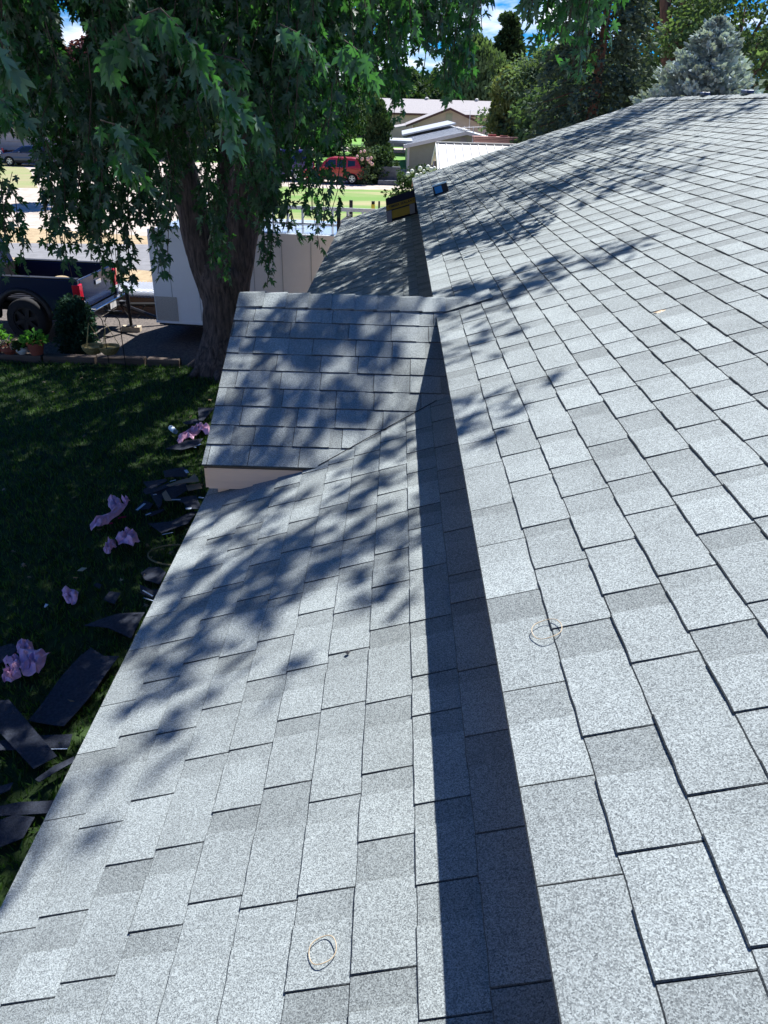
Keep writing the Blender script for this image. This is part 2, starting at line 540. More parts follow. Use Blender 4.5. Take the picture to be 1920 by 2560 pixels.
wl.box(((XL + 0.35 + 2 * XR - XE - 0.4) / 2, (Y0 + YR) / 2, (GZ + zl) / 2 + 0.02), (2 * XR - XE - 0.4 - XL - 0.35, YR - Y0 - 0.8, zl - GZ + 0.04))
wl.build('wall', m_cream, house)
for yy in (YR - 0.42, Y0 + 0.42):
    gw = MB()
    gw.prism([(XE + 0.2, zl - 0.0), (2 * XR - XE - 0.3, zl), (2 * XR - XE - 0.3, -HE - 0.05), (XR, zr - 0.06), (XE + 0.2, -HE - 0.03)], lambda p: (p[0], yy - 0.03, p[1]), lambda p: (p[0], yy + 0.03, p[1]))
    gw.build('end_wall', m_cream, house)
# rake board and ridge cap of the main roof
rk = MB()
for (O_, U_, L_, yy) in ((Vector((XE, 0, -HE)), Um, Lm, YR), (Vector((XL, 0, zl)), Ul, Ll - 0.15, YR - 0.12)):
    a0 = O_ + Vector((0, yy - 0.015, -0.07)); b0 = a0 + U_ * L_
    rk.add([a0 + Vector((0, s, h)) for s in (-0.01, 0.008) for h in (-0.06, 0.06)] + [b0 + Vector((0, s, h)) for s in (-0.01, 0.008) for h in (-0.06, 0.06)], [(0, 1, 3, 2), (4, 6, 7, 5), (0, 4, 5, 1), (2, 3, 7, 6), (1, 5, 7, 3), (0, 2, 6, 4)])
rk.build('rake_board', m_cream, house)
rc = MB()
y = Y0
while y < YR:
    for sgn, U_, N_ in ((-1, Um, Nm), (1, Ub, Nb)):
        pk = Vector((XR, 0, zr + 0.018))
        a0 = pk - U_ * 0.15
        rc.add([a0 + Vector((0, y, -0.004)), pk + Vector((0, y, -0.004)), pk + Vector((0, y + 0.18, 0.006)), a0 + Vector((0, y + 0.18, 0.006))], [(0, 1, 2, 3)])
    y += EXP
rco = rc.build('ridge_cap', m_sh, house)
a = rco.data.attributes.new('tone', 'FLOAT', 'FACE'); a.data.foreach_set('value', np.array([random.choice([.85, .95, 1.05]) for _ in rc.f], dtype=np.float32))

# ------------------------------------------------------------------ leaves
def template(kind):
    if kind == 'maple':
        h = [(0.0, 0.0), (0.07, 0.14), (0.34, 0.16), (0.12, 0.34), (0.36, 0.48), (0.44, 0.78), (0.13, 0.60), (0.19, 0.80), (0.09, 0.84), (0.0, 1.20)]
    elif kind == 'maple_low':
        h = [(0.0, 0.0), (0.32, 0.14), (0.13, 0.36), (0.46, 0.70), (0.13, 0.62), (0.0, 1.15)]
    elif kind == 'diamond':
        h = [(0.0, 0.0), (0.34, 0.45), (0.0, 1.0)]
    elif kind == 'blade':
        h = [(0.0, 0.0), (0.10, 0.35), (0.0, 1.0)]
    out = h + [(-x, y) for x, y in reversed(h[1:-1])]
    if kind in ('diamond', 'blade'):
        V = np.array([(x, y, -abs(x) * 0.4) for x, y in out])
        return V, np.array([(0, 1, 2), (0, 2, 3)])
    V = np.array([(0, 0.42, 0.0)] + [(x, y, -abs(x) * 0.55 - 0.16 * y * y) for x, y in out])
    n = len(out)
    F = np.array([(0, 1 + i, 1 + (i + 1) % n) for i in range(n)])
    return V, F
TPL = {k: template(k) for k in ('maple', 'maple_low', 'diamond', 'blade')}
def norm(a): return a / (np.linalg.norm(a, axis=1, keepdims=True) + 1e-9)
def leaves(kind, P, D, size, tone, Nn=None):
    """P base points, D directions (n,3)"""
    T, F = TPL[kind]
    n = len(P)
    D = norm(D)
    if Nn is None: Nn = rng.normal(size=(n, 3))
    S = norm(np.cross(D, Nn)); N2 = np.cross(S, D)
    V = P[:, None, :] + size[:, None, None] * (T[None, :, 0:1] * S[:, None, :] + T[None, :, 1:2] * D[:, None, :] + T[None, :, 2:3] * N2[:, None, :])
    Fc = F[None] + (np.arange(n) * len(T))[:, None, None]
    return V.reshape(-1, 3), Fc.reshape(-1, 3), np.repeat(tone, len(F))
class Leafset:
    def __init__(s): s.parts = []; s.n = 0
    def add(s, r):
        V, F, t = r
        s.parts.append((V, F + s.n, t)); s.n += len(V)
    def build(s, name, m, parent):
        return mesh_np(name, np.concatenate([p[0] for p in s.parts]), np.concatenate([p[1] for p in s.parts]), m, parent, np.concatenate([p[2] for p in s.parts]))

m_bark = mat('maple_bark', (0.15, 0.115, 0.10), 0.95, col2=(0.035, 0.028, 0.026), scale=9, bump=1.0, bscale=14, lo=0.35, hi=0.65, stretch=(2.2, 2.2, 0.35), detail=8)
m_twig = mat('twig_bark', (0.075, 0.06, 0.05), 0.9, var=0.2, scale=12)
m_maple = leaf_mat('maple_leaf', (0.026, 0.094, 0.034), (0.085, 0.145, 0.10), trans=0.30)

maple = empty('silver_maple', (-3.5, 14.5, GZ), label='huge silver maple with drooping jagged leaves beside the white trailer', cat='tree')
# trunk with flare and a fork
def wpts(l, y):
    out = []
    for i, (px, py) in enumerate(l):
        out.append(aty(px, py, y[i] if isinstance(y, list) else y))
    return out
tb = MB()
base = atz(543, 925)
def limb(mb, pts, r, n=12, rough=0.0, rs=random.Random(4)):
    # smooth the path
    P = [Vector(p) for p in pts]
    out = []; rad = []
    for i in range(len(P) - 1):
        for s in range(4):
            t = s / 4
            p0 = P[max(i - 1, 0)]; p1 = P[i]; p2 = P[i + 1]; p3 = P[min(i + 2, len(P) - 1)]
            q = 0.5 * ((2 * p1) + (p2 - p0) * t + (2 * p0 - 5 * p1 + 4 * p2 - p3) * t * t + (3 * p1 - p0 - 3 * p2 + p3) * t ** 3)
            out.append(q); rad.append(r[i] + (r[i + 1] - r[i]) * t)
    out.append(P[-1]); rad.append(r[-1])
    k0 = len(mb.v)
    mb.tube(out, rad, n)
    if rough:
        for j in range(k0, len(mb.v)):
            i = (j - k0) // n
            if i >= len(out): break
            c = out[i]; v = Vector(mb.v[j]); kk = (j - k0) % n
            f_ = 1 + rough * (0.6 * math.sin(kk * 2.1 + i * 0.4) + rs.uniform(-1, 1) * 0.6)
            mb.v[j] = tuple(c + (v - c) * f_)
    return out
ty = 14.5
limb(tb, [base + Vector((0.12, 0, -0.15)), base + Vector((0.12, 0, 0.12)), aty(562, 830, ty), aty(562, 740, ty), aty(560, 690, ty), aty(552, 650, ty)], [0.72, 0.55, 0.42, 0.42, 0.48, 0.40], 18, 0.07)
for k in range(7):
    an = k * 0.9 + 0.3
    dv = Vector((math.cos(an), math.sin(an), 0))
    b2 = base + Vector((0.12, 0, 0))
    limb(tb, [b2 + dv * 0.27 + Vector((0, 0, 0.5)), b2 + dv * 0.42 + Vector((0, 0, 0.16)), b2 + dv * 0.66 + Vector((0, 0, 0.02)), b2 + dv * 0.85 + Vector((0, 0, -0.08))], [0.13, 0.15, 0.09, 0.04], 8, 0.06)
L1 = limb(tb, wpts([(556, 800), (545, 730), (505, 625), (478, 510), (455, 420), (430, 300), (400, 150), (380, -40)], ty), [0.30, 0.34, 0.30, 0.27, 0.25, 0.22, 0.2, 0.18], 14, 0.06)
L2 = limb(tb, wpts([(562, 800), (572, 730), (594, 640), (612, 540), (622, 450), (630, 340), (650, 200), (670, -40)], ty), [0.30, 0.36, 0.33, 0.30, 0.28, 0.24, 0.2, 0.18], 14, 0.06)
L3 = limb(tb, wpts([(558, 770), (556, 600), (560, 500), (570, 380), (590, 240), (600, -40)], [14.6, 14.8, 15, 15.2, 15.3, 15.5]), [0.22, 0.2, 0.18, 0.16, 0.14, 0.12], 10, 0.05)
LIMBS = []
def big(pts, r):
    o = limb(tb, pts, r, 9, 0.04); LIMBS.extend(o)
t1 = aty(380, -40, ty); t2 = aty(670, -40, ty); t3 = aty(600, -40, 15.5)
big([t2, t2 + Vector((-0.2, -1.5, 1.6)), t2 + Vector((-0.2, -3.5, 3.0)), t2 + Vector((0.1, -6.0, 3.9)), t2 + Vector((0.3, -8.0, 4.2))], [0.18, 0.15, 0.12, 0.08, 0.04])
big([t2, t2 + Vector((1.8, 0.6, 2.4)), t2 + Vector((4.0, 1.2, 4.0)), t2 + Vector((7.0, 2.2, 4.6)), t2 + Vector((9.4, 3.0, 4.6))], [0.18, 0.15, 0.12, 0.08, 0.04])
big([t1, t1 + Vector((-0.6, -1.0, 2.0)), t1 + Vector((-1.0, -3.0, 3.6)), t1 + Vector((0.3, -5.0, 4.6)), t1 + Vector((1.5, -7.0, 4.6))], [0.18, 0.15, 0.12, 0.08, 0.04])
big([t1, t1 + Vector((-1.6, 0.0, 2.0)), t1 + Vector((-3.4, -0.6, 3.4)), t1 + Vector((-5.2, -1.4, 4.2))], [0.18, 0.14, 0.1, 0.05])
big([t3, t3 + Vector((0.4, 1.0, 2.4)), t3 + Vector((1.0, 2.2, 4.6)), t3 + Vector((1.5, 3.0, 7.0))], [0.14, 0.13, 0.1, 0.05])
tb.build('trunk', m_bark, maple, smooth=True)
LIMBS = [Vector(p) for p in LIMBS]

LS = Leafset()
TW = MB()
LEAFC = [0]
def strand(pts, nleaf, size, droop=0.55, tonem=1.0, twig=True, kind='maple', spread=0.5):
    """leaves in pairs along a hanging twig"""
    P = [np.array(p) for p in pts]
    seg = [np.linalg.norm(P[i + 1] - P[i]) for i in range(len(P) - 1)]
    tot = sum(seg)
    B = []; D = []
    for k in range(nleaf):
        t = (k + rng.uniform(-0.3, 0.3)) / nleaf * tot
        t = min(max(t, 0), tot * 0.999)
        i = 0
        while t > seg[i]: t -= seg[i]; i += 1
        dr = (P[i + 1] - P[i]) / seg[i]
        p = P[i] + dr * t
        side = rng.normal(size=3); side[2] *= 0.3
        side /= np.linalg.norm(side)
        d = side * spread + np.array([0, 0, -droop]) + dr * 0.3
        B.append(p + side * 0.045 + np.array([0, 0, -0.02])); D.append(d)
    n = len(B)
    LS.add(leaves(kind, np.array(B), np.array(D), rng.uniform(0.75, 1.15, n) * size, tonem * rng.uniform(0.7, 1.35, n)))
    LEAFC[0] += n
    if twig: TW.tube([tuple(p) for p in P], 0.005, 4, cap=False)

# hanging foliage in view
CAN = [(-40, -60), (1150, -60), (1100, 40), (1060, 90), (1030, 200), (1000, 260), (960, 230), (915, 190), (880, 250), (850, 320), (800, 400), (770, 420), (740, 500), (700, 500), (665, 600), (600, 560), (560, 600), (480, 600), (400, 560), (350, 470), (310, 560), (270, 520), (230, 610), (190, 560), (150, 540), (90, 470), (50, 520), (-40, 560)]
HOLES = [[(130, 10), (165, 0), (225, 70), (215, 125), (160, 115), (130, 70)], [(-10, 335), (145, 335), (145, 460), (-10, 475)], [(1010, 90), (1060, 150), (1040, 240), (1000, 200)]]
cnt = 0
while cnt < 1200:
    px = random.uniform(-40, 1190); py = random.uniform(-60, 610)
    if not inpoly(px, py, CAN) or any(inpoly(px, py, h) for h in HOLES): continue
    if px > 860 and random.random() < 0.45: continue
    if px > 860 and py > 230: continue
    if px > 735 and py > 355: continue
    if px < 420 and py > 360 and random.random() < 0.72: continue
    if px >= 640 and py > 330 and random.random() < 0.6: continue
    if 430 <= px < 660 and py > 300 and random.random() < 0.88: continue
    y = random.uniform(8.0, 13.5)
    b = aty(px, py, y)
    L = random.uniform(0.35, 0.95)
    lean = random.uniform(-0.22, 0.22)
    top = b + Vector((lean, random.uniform(-0.2, 0.25), L))
    if any(inpoly(*proj(b.lerp(top, t_)), h) for h in HOLES for t_ in (.3, .6, .95)): continue
    mid = (b + top) / 2 + Vector((lean * 0.25, 0, 0.05))
    strand([top, mid, b], int(L * 30) + 3, 0.122, tonem=random.choice([0.6, 0.8, 1.0, 1.1]))
    cnt += 1
# long hanging ends seen against the bright ground
for (px, py, L, y) in [(300, 735, 1.9, 9.5), (296, 690, 1.3, 9.7), (270, 560, 1.2, 9.2), (180, 690, 1.3, 9.0), (150, 640, 1.4, 9.2), (205, 620, 1.2, 9.6), (60, 640, 0.7, 8.6), (-10, 650, 1.0, 8.7),
                        (410, 695, 1.1, 9.4), (405, 600, 0.9, 9.6), (565, 700, 1.3, 11.5), (540, 660, 1.2, 12), (668, 712, 1.5, 10.5), (650, 640, 1.2, 10.6), (745, 600, 0.9, 10.4), (800, 625, 0.9, 10.2), (700, 560, 1.2, 10.7),
                        (765, 470, 0.5, 9.9), (825, 540, 0.6, 9.7), (150, 560, 1.3, 9.1), (235, 590, 1.2, 9.4), (255, 690, 1.2, 9.5), (330, 600, 1.0, 9.5), (30, 690, 0.7, 8.6), (365, 560, 1.0, 9.6)]:
    b = aty(px, py, y)
    for q in range(3):
        o = Vector((random.uniform(-0.16, 0.16), random.uniform(-0.2, 0.2), random.uniform(0, 0.45)))
        bb = b + o * (q > 0)
        strand([bb + Vector((random.uniform(-0.15, 0.15), 0.1, L)), bb + Vector((random.uniform(-0.12, 0.12), 0, L * 0.5)), bb], int(L * 22), 0.125, tonem=1.0)
# drooping ends over the house against the sky
for (px, py, L, y) in [(1000, 240, 1.0, 10), (1120, 220, 1.5, 10), (1135, 240, 1.2, 10.2), (985, 300, 1.3, 10.5), (1150, 40, 0.5, 9), (1205, 75, 0.6, 9), (1320, 50, 0.8, 8.4), (1350, 110, 1.0, 8.6), (1400, 90, 1.0, 8.4), (1445, 190, 1.2, 8.2), (1465, 60, 0.9, 8.1), (1370, 150, 1.0, 8.6), (1510, 90, 0.8, 7.9), (1170, 20, 0.6, 9), (1090, 130, 1.2, 9.5), (1110, 200, 1.4, 9.8), (1130, 260, 1.3, 10.3), (1100, 90, 1.0, 9.5), (905, 300, 1.0, 11), (1060, 170, 1.3, 9.7), (1120, 30, .7, 9.3), (1075, 100, 1.0, 9.6), (1420, 60, .8, 8.2), (1450, 20, .6, 8.2), (1370, 40, .8, 8.4)]:
    b = aty(px, py, y)
    for q in range(3):
        o = Vector((random.uniform(-0.22, 0.22), random.uniform(-0.2, 0.2), random.uniform(0, 0.3)))
        bb = b + o * (q > 0)
        strand([bb + Vector((random.uniform(-0.15, 0.15), 0.1, L)), bb + Vector((random.uniform(-0.1, 0.1), 0, L * 0.5)), bb], int(L * 22), 0.12, tonem=1.15)
# near sprays with large leaves
for path, y in [([(400, 20), (340, 45), (290, 85), (262, 150)], 5.2), ([(400, 20), (440, 60), (490, 110), (525, 190), (560, 280), (592, 360)], 5.0), ([(310, 60), (330, 110)], 5.1), ([(470, 90), (520, 130), (600, 150), (620, 175)], 5.3),
                ([(250, 300), (300, 315), (350, 350)], 5.8), ([(300, 380), (340, 420), (350, 450)], 6.0), ([(560, 200), (630, 280), (670, 330)], 5.6), ([(-20, 60), (5, 110), (10, 170)], 4.6), ([(-30, 230), (20, 260), (60, 300)], 5.6), ([(700, 60), (760, 90), (800, 140)], 6), ([(860, 100), (900, 130), (920, 180)], 6.2)]:
    pts = [aty(a, b, y + 0.05 * i) for i, (a, b) in enumerate(path)]
    Ltot = sum((pts[i + 1] - pts[i]).length for i in range(len(pts) - 1))
    strand(pts, int(Ltot * 46) + 6, 0.138, droop=0.95, tonem=1.15, spread=0.35)

# the part of the crown above the frame: sprays whose shadows fall on roofs and lawn
def spray(c, n=34, rad=0.42, size=0.15, kind='maple_low', twp=0.12):
    P = rng.normal(size=(n, 3)) * np.array([rad * .55, rad * .55, rad * .45]) + np.array(c)
    D = rng.normal(size=(n, 3)) * 0.5 + np.array([0, 0, -0.8])
    LS.add(leaves(kind, P, D, rng.uniform(0.8, 1.2, n) * size, rng.uniform(0.75, 1.25, n)))
    LEAFC[0] += n
    cc = Vector(c)
    if random.random() < twp:
        q = min(LIMBS, key=lambda p: (p - cc).length_squared)
        mid = (q + cc) / 2 + Vector((0, 0, 0.35))
        TW.tube([q, mid, cc, cc + Vector((random.uniform(-.3, .3), random.uniform(-.3, .3), -0.3))], [0.016, 0.010, 0.006, 0.003], 4, cap=False)
SH = Vector((SUN.x / SUN.z, SUN.y / SUN.z, 1))
def cast(plane, poly, box, n, hmin, hmax, rad=0.38, nl=34, size=0.15, twp=0.12):
    k = 0; tries = 0
    while k < n and tries < n * 60:
        tries += 1
        x = random.uniform(box[0], box[1]); y = random.uniform(box[2], box[3])
        z = plane(x, y)
        P = Vector((x, y, z))
        if poly is not None and not inpoly(*proj(P), poly): continue
        h = random.uniform(hmin, hmax)
        C = P + SH * h
        while C.z < 0.14 * C.y + 0.7 + 0.3: h += 0.5; C = P + SH * h
        spray(C, nl, rad, size, twp=twp)
        k += 1
    return k
pm = lambda x, y: -HE + (x - XE) * TA
pl = lambda x, y: -HE - DL - (XE - x) * TB
pg = lambda x, y: ZG - abs(YG - y) * TG
def area_n(box): return (box[1] - box[0]) * (box[3] - box[2])
cast(pl, [(505, 1240), (820, 1170), (1040, 1060), (1045, 1380), (900, 1400), (760, 1480), (560, 1590), (440, 1660), (370, 1520)], (-1, .12, 1, 5), 13, 4.5, 7, rad=0.33, nl=30)
cast(pl, [(430, 1600), (480, 1750), (330, 1900), (200, 2120), (60, 2250), (100, 2080), (390, 1500)], (-1, .25, 0.8, 3), 2, 5, 7, rad=0.16, nl=9)
cast(pg, [(595, 735), (1000, 745), (1080, 800), (960, 960), (800, 1120), (508, 1167)], (-1, .12, 3.3, 4.9), 11, 4.5, 7, rad=0.34, nl=30)
cast(pl, [(700, 760), (862, 550), (1000, 510), (1060, 740)], (-1, .3, 6, 15), 90, 4.5, 8)
cast(pm, [(1150, 970), (1290, 970), (1290, 1050), (1180, 1010)], (.3, 1.2, 3, 5), 2, 5, 6, rad=0.25, nl=16)
cast(pm, [(1060, 810), (1200, 780), (1420, 705), (1680, 615), (1640, 600), (1400, 650), (1180, 720), (1060, 760)], (.27, 3, 3.5, 8), 8, 4.5, 6, rad=0.2, nl=26)
cast(pm, [(1033, 452), (1300, 342), (1500, 280), (1640, 250), (1900, 248), (1880, 290), (1700, 340), (1690, 400), (1760, 430), (1600, 480), (1450, 520), (1370, 545), (1270, 590), (1150, 640), (1065, 700)], (.27, 4.41, 5, 15), 120, 4.5, 8)
cast(lambda x, y: GZ, None, (-11.5, -2.7, -2.5, 14.5), 590, 7.0, 13.0, rad=0.7, nl=36, size=0.26, twp=.4)
LS.build('foliage', m_maple, maple)
TW.build('twigs', m_twig, maple)

# ------------------------------------------------------------------ grass blades of the lawn
ng = 90000
gx = rng.uniform(-10.5, -0.9, ng); gy = 2.0 + (lawn_edge - 2.0) * rng.uniform(0, 1, ng)
P = np.stack([gx, gy, np.full(ng, GZ)], 1)
D = np.stack([rng.normal(0, .45, ng), rng.normal(0, .45, ng), np.ones(ng)], 1)
V_, F_, t_ = leaves('blade', P, D, rng.uniform(0.05, 0.10, ng), rng.uniform(0.5, 1.5, ng))
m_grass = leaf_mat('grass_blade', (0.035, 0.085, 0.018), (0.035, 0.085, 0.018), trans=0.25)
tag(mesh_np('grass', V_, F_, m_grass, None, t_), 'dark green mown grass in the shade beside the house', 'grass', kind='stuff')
# dry fallen leaves and twigs
nl = 160
P = np.stack([rng.uniform(-9.5, -1.6, nl), rng.uniform(4.5, 14, nl), np.full(nl, GZ + 0.075)], 1)
D = np.stack([rng.normal(0, 1, nl), rng.normal(0, 1, nl), rng.normal(0, .12, nl)], 1)
V_, F_, t_ = leaves('maple_low', P, D, rng.uniform(0.04, 0.085, nl), rng.uniform(0.6, 1.3, nl), np.tile([0, 0, 1.0], (nl, 1)))
m_dead = leaf_mat('dead_leaf', (0.22, 0.15, 0.08), (0.24, 0.18, 0.11), trans=0.05)
tag(mesh_np('leaf_litter', V_, F_, m_dead, None, t_), 'small tan fallen leaves scattered over the shaded lawn', 'leaves', kind='stuff')

# ------------------------------------------------------------------ background trees
m_btrunk = mat('tree_bark', (0.16, 0.11, 0.09), 0.95, col2=(0.07, 0.05, 0.045), scale=5, stretch=(2, 2, 0.4))
m_redbark = mat('reddish_bark', (0.24, 0.12, 0.09), 0.95, col2=(0.10, 0.06, 0.05), scale=4, stretch=(2, 2, 0.4))
BM = {}
def bleaf(key, c, under=None, trans=0.25):
    if key not in BM: BM[key] = leaf_mat(key, c, under or tuple(x * 1.15 for x in c), trans, .8, .1)
    return BM[key]
def tree(name, label, base, H, rx, m, nclump=60, nleaf=60, size=0.3, z0=0.25, trunk=m_btrunk, group=None, shape='round', ry=None, seed=0, lean=0, cat='tree'):
    rs = np.random.default_rng(seed + 100)
    e_ = empty(name, base, label=label, cat=cat, group=group)
    b = Vector(base)
    tr = MB()
    tr.tube([b + Vector((0, 0, -0.1)), b + Vector((lean * .3, 0, H * .3)), b + Vector((lean * .7, 0, H * .65)), b + Vector((lean, 0, H * .9))], [rx * .09 + .06, rx * .07 + .05, rx * .045 + .03, .03], 8)
    ls = Leafset()
    ry = ry or rx
    for i in range(nclump):
        u = rs.uniform(0, 1)
        t = z0 + (1 - z0) * u
        if shape == 'round': prof = math.sqrt(max(0.03, 1 - ((u - 0.42) / 0.60) ** 2))
        elif shape == 'column': prof = min(1, (1 - u) * 3.5 + .12) * (0.85 + .15 * math.sin(9 * u))
        elif shape == 'cone': prof = (1 - u) ** 0.8 + 0.03
        elif shape == 'bush': prof = math.sqrt(max(0.05, 1 - (u * .95) ** 2))
        an = rs.uniform(0, 2 * math.pi); rad = prof * math.sqrt(rs.uniform(0.25, 1.0)) * rs.uniform(0.8, 1.12)
        c = np.array([b.x + lean * t + math.cos(an) * rad * rx, b.y + math.sin(an) * rad * ry, b.z + H * t])
        cr_ = (rx * 0.24 + 0.1) * rs.uniform(0.7, 1.25)
        fl = 0.55 if shape in ('round', 'bush') else 0.9
        Pn = rs.normal(size=(nleaf, 3)); Pn /= np.linalg.norm(Pn, axis=1, keepdims=True)
        Pn *= rs.uniform(0.3, 1.0, (nleaf, 1)) ** 0.6
        P = c + Pn * np.array([cr_, cr_, cr_ * fl])
        D = Pn * np.array([1, 1, .4]) + rs.normal(size=(nleaf, 3)) * .4
        if shape == 'column': D = Pn * 0.4 + np.array([0, 0, 1.0]) + rs.normal(size=(nleaf, 3)) * .25
        elif shape == 'cone': D = np.array([math.cos(an), math.sin(an), 0.1]) + rs.normal(size=(nleaf, 3)) * .35
        else: D = D + np.array([0, 0, -.35])
        ls.add(leaves('diamond', P, D, rs.uniform(.6, 1.2, nleaf) * size, np.full(nleaf, rs.uniform(.75, 1.3)) * rs.uniform(.8, 1.2, nleaf)))
        if i % 4 == 0 and shape == 'round' and H > 3:
            s0 = b + Vector((lean * .5, 0, H * (z0 + .1 + .35 * u)))
            tr.tube([s0, (s0 + Vector(c)) / 2 + Vector((0, 0, .2)), Vector(c)], [rx * .02 + .02, rx * .014 + .012, .01], 5, cap=False)
    tr.build('trunk', trunk, e_, smooth=True)
    ls.build('crown', m, e_)
    return e_
def treeat(name, label, px, ptop, D, rx, m, **k):
    """trunk foot on the ground at distance D under photo column px, top at photo row ptop"""
    p = aty(px, ptop, D)
    return tree(name, label, (p.x, p.y, GZ), p.z - GZ, rx, m, **k)
G_mid = bleaf('mid_green_leaf', (0.052, 0.096, 0.050), trans=.2)
G_lite = bleaf('light_green_leaf', (0.072, 0.120, 0.060), trans=.22)
G_dark = bleaf('dark_green_leaf', (0.035, 0.065, 0.028), trans=.15)
G_grey = bleaf('grey_green_leaf', (0.085, 0.125, 0.065), trans=.15)
G_yel = bleaf('yellow_green_leaf', (0.14, 0.17, 0.07), trans=.2)
G_plum = bleaf('plum_leaf', (0.085, 0.035, 0.05), trans=.2)
G_juni = bleaf('juniper_leaf', (0.045, 0.085, 0.035), trans=.1)

treeat('broadleaf_tree', 'large rounded light green tree above the roof edge, right of the neighbour houses', 1425, 115, 60, 4.6, bleaf('sage_green_leaf', (0.085, 0.132, 0.075), trans=.2), nclump=190, nleaf=150, size=.27, seed=1)
treeat('poplar_tree', 'pale green upright poplar behind the long roof, left of the dark pointed conifer', 1185, 108, 136, 4.6, G_lite, nclump=120, nleaf=120, size=.85, shape='column', seed=2)
treeat('conifer_tree', 'dark pointed conifer standing highest behind the long grey roof', 1275, 45, 145, 4.1, G_dark, nclump=130, nleaf=110, size=.9, shape='cone', seed=3, z0=.1)
treeat('poplar_tree', 'small yellow green upright tree at the left foot of the large rounded tree', 1272, 185, 60, 1.3, G_yel, nclump=50, nleaf=70, size=.35, shape='column', seed=4)
treeat('broadleaf_tree', 'dark green tree right behind the rounded tree, under the drooping conifer', 1480, 190, 52, 4.0, G_mid, nclump=100, nleaf=100, size=.36, seed=5)
for i, (px, pt, D, rx, mm, lb) in enumerate([
    (1010, 185, 165, 7, G_mid, 'distant green tree just right of the maple foliage above the long roof'),
    (1085, 215, 150, 7, G_dark, 'low dark distant tree over the middle of the long roof'),
    (1130, 180, 165, 7, G_mid, 'distant tree left of the pale poplar, above the long roof'),
    (930, 200, 150, 9, G_mid, 'distant tree partly behind the maple foliage above the juniper'),
    (760, 190, 90, 7, G_dark, 'distant dark tree behind the middle of the maple crown'),
    (600, 170, 85, 7, G_mid, 'distant tree seen through the gaps right of the maple trunk fork'),
    (440, 150, 80, 7, G_dark, 'distant dark tree behind the left stem of the maple'),
    (300, 170, 80, 6, G_mid, 'distant tree right of the purple plum tree'),
    (40, 110, 84, 4.5, G_mid, 'tall green tree behind the foliage at the far left, above the blue car'),
    (-60, 80, 84, 5, G_dark, 'dark green tree at the left edge of the view'),
    (1880, -60, 38, 4.2, G_lite, 'tall light green tree right of the blue spruce'),
    (2010, 40, 42, 4.5, G_mid, 'green tree at the far right edge behind the roof ridge'),
    (1600, 170, 60, 5.0, G_dark, 'dark tree low behind the bare reddish trunks')]):
    treeat('broadleaf_tree', lb, px, pt, D, rx, mm, nclump=110, nleaf=130, size=.0045 * D + .05, seed=20 + i, z0=.12 if i < 8 else .2)
treeat('plum_tree', 'purple leaved plum tree seen through the gap at the upper left', 196, 92, 42, 1.6, G_plum, nclump=80, nleaf=90, size=.2, seed=40, z0=.55)
# tall loose tree with reddish stems behind the spruce
p = aty(1710, 250, 40)
rt = empty('tall_tree', (p.x, p.y, GZ), label='tall tree with bare forked reddish trunks behind the blue spruce', cat='tree')
tr = MB()
def lp(l, D): return [aty(a, b, D) for a, b in l]
for path, r in [([(1690, 330), (1695, 160), (1705, 60), (1720, -80)], [.45, .36, .3, .2]), ([(1660, 330), (1668, 150), (1665, 60), (1660, -80)], [.4, .3, .26, .2]), ([(1715, 330), (1722, 120), (1735, 30), (1760, -60)], [.34, .28, .22, .14]),
                ([(1745, 300), (1752, 90), (1765, 20), (1772, -60)], [.26, .22, .18, .12]), ([(1752, 90), (1775, 20), (1830, -5)], [.1, .07, .04]), ([(1722, 100), (1745, 50), (1750, 95)], [.08, .06, .03]), ([(1760, 60), (1780, 30), (1790, 60)], [.06, .05, .02]), ([(1668, 140), (1640, 60), (1600, 10)], [.12, .08, .05])]:
    limb(tr, lp(path, 40), r, 8, .05)
tr.build('trunk', m_redbark, rt, smooth=True)
ls = Leafset()
rs = np.random.default_rng(5)
for i in range(90):
    px = random.uniform(1560, 1800); py = random.choice([random.uniform(-60, 40), random.uniform(130, 240), random.uniform(-60, 200)])
    if 1725 < px < 1790 and 5 < py < 110: continue
    c = np.array(aty(px, py, random.uniform(40.6, 45)))
    nn = 70
    P = c + rs.normal(size=(nn, 3)) * np.array([.5, .5, .35])
    ls.add(leaves('diamond', P, rs.normal(size=(nn, 3)) + np.array([0, 0, -.5]), rs.uniform(.15, .32, nn), rs.uniform(.7, 1.3) * rs.uniform(.8, 1.2, nn)))
ls.build('crown', G_mid, rt)

